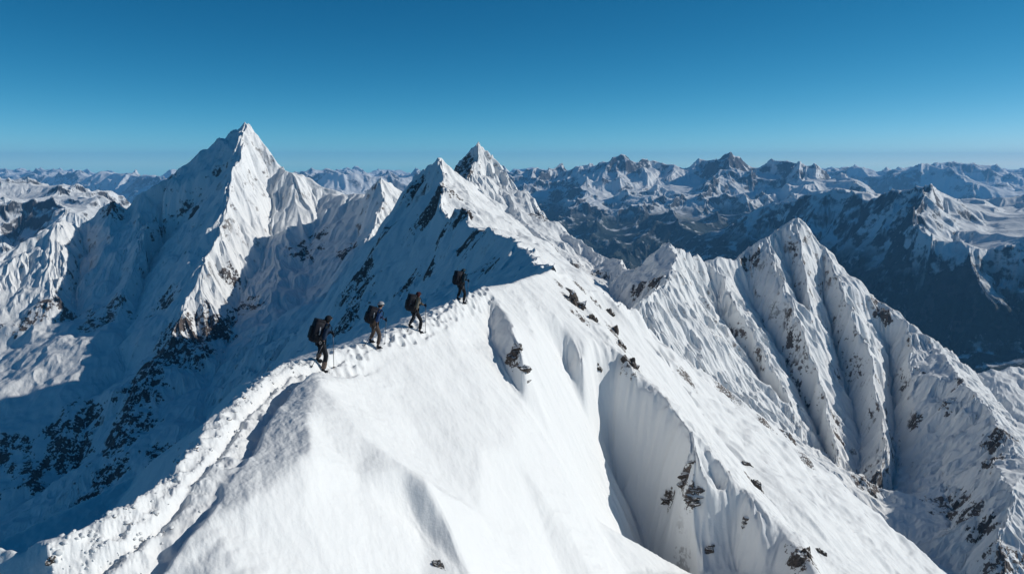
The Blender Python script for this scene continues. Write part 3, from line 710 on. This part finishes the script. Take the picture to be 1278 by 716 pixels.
def to_obj(name, me, mat, parent=None, smooth=True):
    me.name = name
    me.materials.clear(); me.materials.append(mat)
    if smooth: me.polygons.foreach_set('use_smooth', [True] * len(me.polygons))
    return link(bpy.data.objects.new(name, me), parent)
def skin(name, chains, mat, parent=None, sub=2):
    """chains: lists of (x,y,z,r[,r2]); a point given twice is the same joint, so chains grow into one surface"""
    vs = []; es = []; rs = []; idx = {}
    for ch in chains:
        prev = None
        for p in ch:
            key = tuple(round(c, 4) for c in p[:3])
            if key not in idx:
                idx[key] = len(vs); vs.append(p[:3]); rs.append((p[3], p[4] if len(p) > 4 else p[3]))
            if prev is not None and prev != idx[key]: es.append((prev, idx[key]))
            prev = idx[key]
    me = bpy.data.meshes.new(name + '_skeleton'); me.from_pydata(vs, es, [])
    ob = bpy.data.objects.new(name + '_skeleton', me); S.collection.objects.link(ob)
    m1 = ob.modifiers.new('Skin', 'SKIN'); m1.use_smooth_shade = True
    for k, sv in enumerate(me.skin_vertices[0].data):
        sv.radius = rs[k]; sv.use_root = (k == 0)
    m2 = ob.modifiers.new('Subdivision', 'SUBSURF'); m2.levels = sub; m2.render_levels = sub
    dg = bpy.context.evaluated_depsgraph_get(); dg.update()
    out = bpy.data.meshes.new_from_object(ob.evaluated_get(dg))
    bpy.data.objects.remove(ob); bpy.data.meshes.remove(me)
    return to_obj(name, out, mat, parent)
def bevbox(name, c, size, mat, parent=None, bev=0.02, rot=None, taper=1.0, seg=3, bulge=0.0):
    bm = bmesh.new(); bmesh.ops.create_cube(bm, size=1.0)
    if bulge: bmesh.ops.subdivide_edges(bm, edges=bm.edges, cuts=4, use_grid_fill=True)
    for v in bm.verts:
        if bulge:
            r = 1 + bulge * (0.75 - v.co.length_squared); v.co.x *= r; v.co.y *= r; v.co.z *= r
        k = 1 + (taper - 1) * (v.co.z + 0.5)
        v.co = Vector((v.co.x * size[0] * k, v.co.y * size[1] * k, v.co.z * size[2]))
    if bev and not bulge: bmesh.ops.bevel(bm, geom=bm.edges, offset=bev, segments=seg, affect='EDGES', profile=0.6)
    if rot is not None: bmesh.ops.transform(bm, matrix=rot, verts=bm.verts)
    bmesh.ops.translate(bm, vec=c, verts=bm.verts)
    me = bpy.data.meshes.new(name); bm.to_mesh(me); bm.free()
    return to_obj(name, me, mat, parent)
def tube(name, pts, r, mat, parent=None, seg=10, r_end=None):
    bm = bmesh.new(); pts = [Vector(p) for p in pts]; rings = []
    for i, p in enumerate(pts):
        d = (pts[min(i + 1, len(pts) - 1)] - pts[max(i - 1, 0)]).normalized()
        a = d.orthogonal().normalized(); b = d.cross(a)
        rr = r if r_end is None else r + (r_end - r) * i / (len(pts) - 1)
        rings.append([bm.verts.new(p + (a * math.cos(2 * math.pi * k / seg) + b * math.sin(2 * math.pi * k / seg)) * rr) for k in range(seg)])
    for q in range(len(rings) - 1):
        for k in range(seg): bm.faces.new((rings[q][k], rings[q][(k + 1) % seg], rings[q + 1][(k + 1) % seg], rings[q + 1][k]))
    bm.faces.new(rings[0][::-1]); bm.faces.new(rings[-1])
    bmesh.ops.recalc_face_normals(bm, faces=bm.faces)
    me = bpy.data.meshes.new(name); bm.to_mesh(me); bm.free()
    return to_obj(name, me, mat, parent)
def ribbon(name, pts, wdt, thick, side, mat, parent):
    bm = bmesh.new(); pts = [Vector(p) for p in pts]; side = Vector(side).normalized(); rings = []
    for i, p in enumerate(pts):
        d = (pts[min(i + 1, len(pts) - 1)] - pts[max(i - 1, 0)]).normalized(); n = d.cross(side).normalized()
        rings.append([bm.verts.new(p + side * sx * wdt / 2 + n * sn * thick / 2) for sx, sn in ((-1, -1), (1, -1), (1, 1), (-1, 1))])
    for q in range(len(rings) - 1):
        for k in range(4): bm.faces.new((rings[q][k], rings[q][(k + 1) % 4], rings[q + 1][(k + 1) % 4], rings[q + 1][k]))
    bm.faces.new(rings[0][::-1]); bm.faces.new(rings[-1]); bmesh.ops.recalc_face_normals(bm, faces=bm.faces)
    me = bpy.data.meshes.new(name); bm.to_mesh(me); bm.free()
    return to_obj(name, me, mat, parent, smooth=False)
def ellipsoid(name, c, r, mat, parent, cut=None, sub=3):
    bm = bmesh.new(); bmesh.ops.create_icosphere(bm, subdivisions=sub, radius=1.0)
    if cut is not None:
        bmesh.ops.delete(bm, geom=[v for v in bm.verts if v.co.z < cut], context='VERTS')
        bmesh.ops.solidify(bm, geom=bm.faces[:], thickness=0.06)
    for v in bm.verts: v.co = Vector((v.co.x * r[0], v.co.y * r[1], v.co.z * r[2])) + Vector(c)
    me = bpy.data.meshes.new(name); bm.to_mesh(me); bm.free()
    return to_obj(name, me, mat, parent)

M = dict(
    skin=pbr('face_skin', (0.42, 0.25, 0.18), 0.55, var=0.08), black=pbr('black_nylon', (0.012, 0.014, 0.018), 0.7),
    navy=pbr('navy_shell', (0.012, 0.026, 0.055), 0.6), blue=pbr('blue_shell', (0.02, 0.06, 0.16), 0.6), teal=pbr('dark_teal_shell', (0.012, 0.035, 0.05), 0.6),
    tan=pbr('tan_trousers', (0.085, 0.062, 0.05), 0.8), olive=pbr('sand_jacket', (0.15, 0.135, 0.105), 0.75), brown=pbr('brown_gaiter', (0.17, 0.125, 0.10), 0.8),
    white=pbr('pale_helmet', (0.40, 0.39, 0.39), 0.35, var=0.05), grey=pbr('light_grey_webbing', (0.42, 0.42, 0.43), 0.7), maroon=pbr('dark_red_hood', (0.06, 0.016, 0.02), 0.75),
    metal=pbr('dull_aluminium', (0.09, 0.095, 0.11), 0.4, 0.5, var=0.1), dark_pack=pbr('dark_pack_fabric', (0.018, 0.019, 0.026), 0.75), lens=pbr('dark_lens', (0.01, 0.01, 0.012), 0.1, var=0.0))

def climber(foot_px, H, yaw, label, look, k):
    """walking figure; local +x is where it faces, +y its left"""
    base = pick(*foot_px)
    root = link(bpy.data.objects.new('person', None)); root.empty_display_size = 0.3
    root.location = base; root.rotation_euler = (0, 0, math.radians(yaw)); root.scale = (H / 1.78,) * 3
    root['label'] = label; root['category'] = 'person'; root['group'] = 'climbers walking up the snow ridge'
    bpy.context.view_layer.update()
    mw = Matrix.Translation(base) @ Matrix.Rotation(math.radians(yaw), 4, 'Z') @ Matrix.Scale(H / 1.78, 4)
    inv = mw.inverted()
    def gz(x, y):
        wv = mw @ Vector((x, y, 0)); return (ground_z(wv.x, wv.y) - base.z) * 1.78 / H
    st = look.get('stride', 0.16)
    fr = (st, -0.10, gz(st, -0.10)); fl = (-st, 0.10, gz(-st, 0.10))
    # keep the body over both feet
    zr, zl = max(-0.25, min(0.3, fr[2])), max(-0.25, min(0.3, fl[2]))
    lz = (zr + zl) / 2 - 0.02
    hip = (0.0, 0, 0.93 + lz)
    kr = (st * 0.75 + 0.09, -0.105, 0.50 + (zr + lz) / 2); kl = (-st * 0.35 + 0.04, 0.105, 0.49 + (zl + lz) / 2)
    ar = (st - 0.03, -0.10, 0.10 + zr); al = (-st - 0.03, 0.10, 0.10 + zl)
    ln = look.get('lean', 0.14)
    ch = (ln * 0.75, 0, 1.30 + lz); nk = (ln * 1.15, 0, 1.47 + lz); hd = (ln * 1.3 + 0.03, 0, 1.60 + lz); top = (ln * 1.3 + 0.025, 0, 1.70 + lz)
    wst = (ln * 0.35, 0, 1.10 + lz)
    shr = (ln, -0.19, 1.40 + lz); shl = (ln, 0.19, 1.40 + lz)
    hr = look.get('rh', (0.16, -0.30, 0.98)); hl = look.get('lh', (0.47, 0.22, 1.12))
    hr = (hr[0], hr[1], hr[2] + lz); hl = (hl[0], hl[1], hl[2] + lz)
    er = ((shr[0] + hr[0]) / 2 - 0.06, -0.31, (shr[2] + hr[2]) / 2 - 0.05); el = ((shl[0] + hl[0]) / 2 + 0.0, 0.27, (shl[2] + hl[2]) / 2 - 0.09)
    def R(p, r, r2=None): return tuple(p) + ((r,) if r2 is None else (r, r2))
    hipr = (0.0, -0.09, 0.90 + lz); hipl = (0.0, 0.09, 0.90 + lz)
    skin('body', [
        [R(hip, 0.12), R(wst, 0.11), R(ch, 0.13), R(nk, 0.06), R(hd, 0.088), R(top, 0.07)],
        [R(hd, 0.088), (hd[0] + 0.085, 0, hd[2] - 0.005, 0.035), (hd[0] + 0.11, 0, hd[2] - 0.015, 0.014)],
        [R(ch, 0.13), R(shr, 0.055), R(er, 0.04), R(hr, 0.03)], [R(ch, 0.13), R(shl, 0.055), R(el, 0.04), R(hl, 0.03)],
        [R(hip, 0.12), R(hipr, 0.085), R(kr, 0.058), R(ar, 0.04)], [R(hip, 0.12), R(hipl, 0.085), R(kl, 0.058), R(al, 0.04)],
    ], M['skin'], root)
    # clothing
    jk = skin('jacket', [
        [(hip[0], 0, hip[2] - 0.06, 0.155, 0.17), R(wst, 0.155), R(ch, 0.175), R(nk, 0.085)],
        [R(ch, 0.175), R(shr, 0.088), R(er, 0.068), R(((hr[0] * 4 + er[0]) / 5, (hr[1] * 4 + er[1]) / 5, (hr[2] * 4 + er[2]) / 5), 0.046)],
        [R(ch, 0.175), R(shl, 0.088), R(el, 0.068), R(((hl[0] * 4 + el[0]) / 5, (hl[1] * 4 + el[1]) / 5, (hl[2] * 4 + el[2]) / 5), 0.046)],
    ], M[look['jacket']], root)
    mid_r = tuple((a + b) / 2 for a, b in zip(kr, ar)); mid_l = tuple((a + b) / 2 for a, b in zip(kl, al))
    skin('trousers', [[R(hip, 0.15), R(hipr, 0.112), R(kr, 0.082), R(mid_r, 0.078), R((ar[0], ar[1], ar[2] + 0.05), 0.075)],
                      [R(hip, 0.15), R(hipl, 0.112), R(kl, 0.082), R(mid_l, 0.078), R((al[0], al[1], al[2] + 0.05), 0.075)]], M[look['trousers']], root)
    for kk, mm, a in ((kr, mid_r, ar), (kl, mid_l, al)):
        if look.get('gaiter'):
            skin('gaiter', [[(mm[0], mm[1], mm[2] + 0.06, 0.09), R(mm, 0.09), (a[0], a[1], a[2] + 0.02, 0.083)]], M[look['gaiter']], root)
        b = skin('boot', [[(a[0], a[1], a[2] + 0.07, 0.066), (a[0] - 0.01, a[1], a[2] - 0.04, 0.062, 0.06), (a[0] + 0.08, a[1], a[2] - 0.055, 0.05, 0.045), (a[0] + 0.16, a[1], a[2] - 0.06, 0.045, 0.038)]], M['black'], root)
        bevbox('sole', (a[0] + 0.06, a[1], a[2] - 0.10), (0.26, 0.10, 0.03), M['black'], b, 0.01)
    # head
    hood = look['head']
    if hood == 'helmet':
        hm = ellipsoid('helmet', (hd[0] - 0.005, 0, hd[2] + 0.035), (0.145, 0.122, 0.125), M['white'], root, cut=-0.25)
        skin('beanie', [[(hd[0] - 0.045, 0, hd[2] - 0.09, 0.085), (hd[0] - 0.03, 0, hd[2] - 0.01, 0.105), (hd[0] - 0.02, 0, hd[2] + 0.05, 0.1)]], M['black'], root)
    else:
        skin('hood', [[(nk[0] - 0.03, 0, nk[2] + 0.0, 0.10), (hd[0] - 0.035, 0, hd[2] - 0.03, 0.115), (hd[0] - 0.02, 0, hd[2] + 0.05, 0.118), (hd[0] - 0.015, 0, hd[2] + 0.11, 0.075)],
                      [(hd[0] - 0.02, 0, hd[2] + 0.05, 0.118), (hd[0] + 0.09, 0, hd[2] + 0.085, 0.045)]], M[hood], root)
    gg = bevbox('sunglasses', (hd[0] + 0.085, 0, hd[2] + 0.025), (0.05, 0.15, 0.045), M['lens'], root, 0.015)
    # gloves: palm, four fingers closed round the grip, thumb from the side
    for hnd, el_, sgn in ((hr, er, -1), (hl, el, 1)):
        d = (Vector(hnd) - Vector(el_)).normalized(); w0 = Vector(hnd) - d * 0.05; pm = Vector(hnd) + d * 0.03
        cs = [[(*w0, 0.036), (*Vector(hnd), 0.042, 0.036), (*pm, 0.040, 0.032)]]
        up = Vector((0, 0, 1)); sd_ = Vector((0, sgn, 0))
        for f_ in range(4):
            o_ = up * (0.033 - 0.022 * f_); l = (0.045, 0.05, 0.046, 0.038)[f_]
            a0 = pm + o_ + d * 0.012 + sd_ * 0.01; a1 = a0 + d * l * 0.7 - sd_ * 0.012; a2 = a1 - sd_ * l * 0.9 - d * 0.006; a3 = a2 - d * l * 0.65
            cs.append([(*pm, 0.040, 0.032), (*a0, 0.012), (*a1, 0.012), (*a2, 0.0115), (*a3, 0.011)])
        t0 = Vector(hnd) + up * 0.03 - sd_ * 0.012
        cs.append([(*Vector(hnd), 0.042, 0.036), (*t0, 0.015), (*(t0 + d * 0.03 - sd_ * 0.03 + up * 0.012), 0.013), (*(t0 + d * 0.06 - sd_ * 0.035 + up * 0.005), 0.012)])
        skin('glove', cs, M['black'], root, sub=1)
    # harness belt and light clips
    bt = tube('harness_belt', [(hip[0] + 0.168 * math.cos(a), 0.168 * math.sin(a), hip[2] + 0.0) for a in np.linspace(0, 2 * math.pi, 25)], 0.018, M['black'], root, 6)
    if look.get('clips'):
        for a in (-1.9, -1.3): tube('carabiner', [(hip[0] + 0.19 * math.cos(a) + 0.03 * math.cos(q), 0.19 * math.sin(a), hip[2] - 0.05 + 0.05 * math.sin(q)) for q in np.linspace(0, 2 * math.pi, 13)], 0.007, M['grey'], root, 6)
    # backpack: a thing of its own
    pk = link(bpy.data.objects.new('backpack', None)); pk.location = root.location; pk.rotation_euler = root.rotation_euler; pk.scale = root.scale
    pk['label'] = look['pack_label']; pk['category'] = 'backpack'; pk['group'] = 'backpacks carried by the climbers'
    tilt = Matrix.Rotation(math.atan2(ln * 0.8, 0.36) * 0.75, 4, 'Y')
    pc = Vector((ch[0] - 0.27, 0, 1.22 + lz)); ph_ = look.get('pack', 0.58)
    bevbox('pack_body', pc, (0.28, 0.34, ph_), M['dark_pack'], pk, rot=tilt, taper=1.02, bulge=0.30)
    bevbox('pack_lid', pc + tilt @ Vector((0.015, 0, ph_ / 2 + 0.03)), (0.29, 0.33, 0.13), M[look.get('lid', 'dark_pack')], pk, rot=tilt, bulge=0.2)
    bevbox('front_pocket', pc + tilt @ Vector((-0.16, 0, -0.05)), (0.10, 0.25, ph_ * 0.6), M['black'], pk, rot=tilt, bulge=0.2)
    for sgn in (-1, 1):
        bevbox('side_pocket', pc + tilt @ Vector((0.0, sgn * 0.19, -ph_ * 0.28)), (0.17, 0.08, 0.2), M['black'], pk, rot=tilt, bulge=0.2)
        y0 = sgn * 0.12
        ribbon('shoulder_strap', [pc + tilt @ Vector((0.14, y0, ph_ / 2 - 0.02)), (ch[0] - 0.02, y0, ch[2] + 0.20), (ch[0] + 0.12, y0 * 1.1, ch[2] + 0.16), (ch[0] + 0.195, y0 * 1.2, ch[2] + 0.02), (ch[0] + 0.15, sgn * 0.17, ch[2] - 0.12), (ch[0] - 0.05, sgn * 0.19, ch[2] - 0.22)], 0.06, 0.015, (0, 1, 0), M['black'], pk)
        ys = sgn * 0.203
        if k != 3: ribbon('compression_strap', [pc + tilt @ Vector((-0.11, ys, -ph_ * 0.12)), pc + tilt @ Vector((0.0, ys * 1.03, -ph_ * 0.05)), pc + tilt @ Vector((0.11, ys, ph_ * 0.06))], 0.022, 0.008, (0, 0, 1), M['black'], pk)
        ribbon('compression_strap', [pc + tilt @ Vector((0.03, ys * 1.02, ph_ * 0.30)), pc + tilt @ Vector((0.055, ys * 1.05, 0.0)), pc + tilt @ Vector((0.03, ys * 1.03, -ph_ * 0.3))], 0.035, 0.008, (1, 0, 0), M['grey'] if look.get('bright') else M['black'], pk)
    tube('haul_loop', [pc + tilt @ Vector((0.12, 0.04 * math.cos(q), ph_ / 2 + 0.09 + 0.035 * math.sin(q))) for q in np.linspace(0, math.pi, 7)], 0.008, M['black'], pk, 6)
    # poles
    for hnd, tip, lab in ((hl, look.get('lt', (0.50, 0.24)), look['pole_f']), (hr, look.get('rt', (-0.42, -0.34)), look['pole_b'])):
        po = link(bpy.data.objects.new('trekking_pole', None)); po.location = root.location; po.rotation_euler = root.rotation_euler; po.scale = root.scale
        po['label'] = lab; po['category'] = 'trekking pole'; po['group'] = 'trekking poles held by the climbers'
        tz = gz(*tip); T = Vector((tip[0], tip[1], max(-0.5, min(0.5, tz)) - 0.03))
        sg = -1 if hnd[1] < 0 else 1
        Hc = Vector(hnd) + Vector((0.035, -sg * 0.03, 0.0)); dd = (Hc - T).normalized(); E = Hc + dd * 0.09
        tube('shaft', [T + dd * 0.03, T.lerp(E, 0.5), E - dd * 0.16], 0.0095, M['metal'], po, 8, 0.0115)
        tube('tip', [T, T + dd * 0.04], 0.004, M['metal'], po, 6, 0.008)
        tube('grip', [E - dd * 0.17, E - dd * 0.14, E - dd * 0.04, E - dd * 0.01, E], 0.017, M['black'], po, 8, 0.021)
        bm = bmesh.new(); bmesh.ops.create_cone(bm, cap_ends=True, segments=14, radius1=0.05, radius2=0.02, depth=0.015, matrix=Matrix.Translation(T + dd * 0.08) @ dd.to_track_quat('Z', 'Y').to_matrix().to_4x4())
        me = bpy.data.meshes.new('basket'); bm.to_mesh(me); bm.free(); to_obj('basket', me, M['black'], po)
        ribbon('wrist_strap', [E - dd * 0.02, E - dd * 0.08 + Vector((-0.05, 0, 0)), E - dd * 0.16 + Vector((-0.04, 0, 0)), E - dd * 0.12], 0.018, 0.004, (0, 1, 0), M['black'], po)

climber((403, 456), 1.86, 28, 'person in black jacket, dark hood and brown gaiters, nearest and lowest of the four climbers',
        dict(jacket='navy', trousers='black', gaiter='brown', head='black', bright=True, clips=True, stride=0.06, lean=0.20, pack=0.62, rh=(0.02, -0.30, 0.92), lh=(0.42, 0.20, 1.08), lt=(0.46, 0.22), rt=(-0.42, -0.33),
             pack_label='big black backpack with light grey straps on the climber in brown gaiters', pole_f='pole in the forward hand of the nearest climber in the dark hood', pole_b='pole trailing behind the nearest climber in the dark hood'), 0)
climber((470, 430), 1.76, 26, 'person with a pale helmet, blue sleeves and tan trousers, second from the left',
        dict(jacket='blue', trousers='tan', head='helmet', bright=True, stride=0.12, lean=0.20, pack=0.55, rh=(0.02, -0.29, 0.95), lh=(0.50, 0.18, 0.98), lt=(0.46, 0.2), rt=(-0.52, -0.3),
             pack_label='dark backpack worn by the climber with the pale helmet', pole_f='pole planted in front of the climber with the pale helmet', pole_b='pole trailing behind the climber with the pale helmet'), 1)
climber((520, 409), 1.77, 24, 'person with sand coloured sleeves, dark red hood and black trousers, third from the left',
        dict(jacket='olive', trousers='black', head='maroon', stride=0.20, lean=0.12, pack=0.60, rh=(0.0, -0.30, 0.96), lh=(0.50, 0.16, 1.06), lt=(0.52, 0.2), rt=(-0.46, -0.28),
             pack_label='bulky black backpack of the climber with sand coloured sleeves', pole_f='pole planted in front of the climber with sand coloured sleeves', pole_b='pole trailing behind the climber with sand coloured sleeves'), 2)
climber((577, 376), 1.79, 30, 'person dressed all in dark teal, farthest and highest of the four climbers',
        dict(jacket='teal', trousers='black', head='teal', stride=0.12, lean=0.10, pack=0.58, rh=(0.02, -0.29, 0.98), lh=(0.47, 0.16, 1.05), lt=(0.40, 0.2), rt=(-0.28, -0.3),
             pack_label='black backpack on the farthest climber near the snow hump', pole_f='pole in the forward hand of the farthest climber', pole_b='pole behind the farthest climber'), 3)
log('climbers')

# rocks that stick out of the snow
m_rock = terrain_mat('outcrop_rock', 0.5, slope_lo=0.16, slope_hi=0.34, amount=1.3, bump=0.8, bumpdist=0.06, rock_a=(0.045, 0.04, 0.038, 1), rock_b=(0.17, 0.14, 0.12, 1), fine=12.0)
def outcrop(px, py, r, label, stretch=(1, 1, 1), seed=0, n=5, group=None):
    if stretch[2] > 1.25: n = 1
    c = pick(px, py); rg = random.Random(seed * 7 + 3)
    bm = bmesh.new()
    for k in range(n):
        b2 = bmesh.new(); bmesh.ops.create_icosphere(b2, subdivisions=4, radius=1.0)
        planes = [(Vector((rg.gauss(0, 1), rg.gauss(0, 1), rg.gauss(0, 0.6))).normalized(), rg.uniform(0.35, 0.8)) for _ in range(16)]
        sd_ = Vector((rg.uniform(0, 50), rg.uniform(0, 50), rg.uniform(0, 50)))
        for v in b2.verts:
            for nn, dd in planes:
                q = v.co.dot(nn)
                if q > dd: v.co -= nn * (q - dd)
            q = v.co.copy(); q.z *= 0.5
            nz = mnoise.noise(q * 2.6 + sd_) * 0.22 + mnoise.noise(q * 7.0 + sd_) * 0.10
            v.co *= 1 + nz
            v.co.z += round(mnoise.noise(q * 1.7 - sd_) * 4) / 4 * 0.22
        s0 = r * rg.uniform(0.40, 0.75) if k else r * 0.8
        off = Vector((rg.uniform(-0.5, 0.5) * r * stretch[0] * (0.5 if n == 3 else 1), rg.uniform(-0.3, 0.3) * r * stretch[1], 0)) if k else Vector((0, 0, 0))
        gzv = ground_z(c.x + off.x, c.y + off.y) - c.z
        rot = Matrix.Rotation(rg.uniform(0, 6.28), 3, 'Z')
        for v in b2.verts:
            q = rot @ v.co
            v.co = Vector((q.x * s0 * stretch[0], q.y * s0 * stretch[1], q.z * s0 * stretch[2])) + off + Vector((0, 0, gzv - s0 * 0.30))
        tmp = bpy.data.meshes.new('t'); b2.to_mesh(tmp); b2.free(); bm.from_mesh(tmp); bpy.data.meshes.remove(tmp)
    me = bpy.data.meshes.new('rock_outcrop'); bm.to_mesh(me); bm.free()
    o = to_obj('rock_outcrop', me, m_rock, smooth=False); o.location = c
    o['label'] = label; o['category'] = 'rock'; o['group'] = 'dark rocks poking out of the near snow ridge'
    return o
rk = [
    (640, 440, 0.48, 'dark rocks under the small snow rib on the upper bright slope', (1.2, 1, 0.8)),
    (654, 455, 0.38, 'small flat rock just right of and below the rocks under the small snow rib', (1.2, 1, 0.6)),
    (749, 458, 0.28, 'small rock under the second snow rib, left of the spur crest', (1, 1, 0.7)),
    (728, 350, 1.15, 'tall dark rock close behind the snow summit hump', (0.7, 1, 1.3)),
    (721, 379, 1.0, 'broad brown rock on the bright flank right of the summit hump', (0.9, 1, 1.2)),
    (712, 362, 0.45, 'small rock between the two bigger rocks by the summit hump', (1.2, 1, 0.8)),
    (741, 395, 0.5, 'small rock below and right of the broad brown rock', (0.8, 1, 1)),
    (762, 388, 0.6, 'uppermost rock of the line down the right flank', (0.9, 1, 0.9)),
    (769, 411, 0.9, 'narrow upright rock in the middle of the line down the right flank', (0.6, 1, 1.3)),
    (776, 428, 0.5, 'small twin rocks low in the line down the right flank', (1.2, 1, 0.8)),
    (791, 453, 0.75, 'dark rock standing right above the spur crest', (1, 1, 0.9)),
    (855, 588, 0.62, 'dark rock cluster in the shaded bowl under the spur', (1.5, 1, 0.5)),
    (866, 616, 0.58, 'lower dark rock cluster in the shaded bowl, under the other one', (1.5, 1, 0.5)),
    (832, 622, 0.42, 'small rock left of the lower cluster in the shaded bowl', (1.4, 1, 0.6)),
    (945, 603, 1.0, 'jagged dark rock on the bright flank beyond the spur', (0.9, 1, 1.2)),
    (934, 578, 0.6, 'small dark rock just above the jagged one beyond the spur', (1.1, 1, 0.8)),
    (931, 645, 0.3, 'small rocks scattered on the shaded side near the spur end', (1.4, 1, 0.5)),
    (886, 682, 0.4, 'rock at the foot of the narrow snow rib at the bottom', (1.3, 1, 0.6)),
    (1000, 690, 0.75, 'big dark rock at the end of the spur by the bottom edge', (1, 1, 1.2)),
    (1028, 688, 0.6, 'dark rock right of the spur end by the bottom edge', (0.9, 1, 1)),
    (64, 697, 0.17, 'small dark rock in the snow at the bottom left corner', (0.6, 1.3, 0.8)),
    (548, 702, 0.26, 'small dark rock in the fold of snow at the bottom middle', (0.9, 1, 0.8)),
]
for i, (px, py, r, lab, stc) in enumerate(rk): outcrop(px, py, r, lab, stc, seed=i)

# loose lumps of snow kicked up along the track
rg = random.Random(8); bm = bmesh.new()
for k in range(330):
    i = rg.randrange(0, 8); t_ = rg.random()
    p = tt[i].lerp(tt[i + 1], t_)
    if p.y > 30 and rg.random() < 0.6: continue
    x = p.x + rg.gauss(-0.25, 0.45); y = p.y + rg.uniform(-0.3, 0.3)
    if y < 10: continue
    r = 0.014 + 0.05 * rg.random() ** 2.2
    z = ground_z(x, y)
    b2 = bmesh.ops.create_icosphere(bm, subdivisions=2, radius=1.0)
    sx, sy, sz = r * rg.uniform(.7, 1.3), r * rg.uniform(.7, 1.3), r * rg.uniform(.6, 1.0)
    for v in b2['verts']:
        j = 1 + rg.uniform(-0.25, 0.25)
        v.co = Vector((x + v.co.x * sx * j, y + v.co.y * sy * j, z + r * 0.1 + v.co.z * sz * j))
me = bpy.data.meshes.new('snow_lumps'); bm.to_mesh(me); bm.free()
o = to_obj('snow_lumps', me, m_near); o['kind'] = 'stuff'; o['label'] = 'loose lumps of snow kicked up along the track'
log('all')
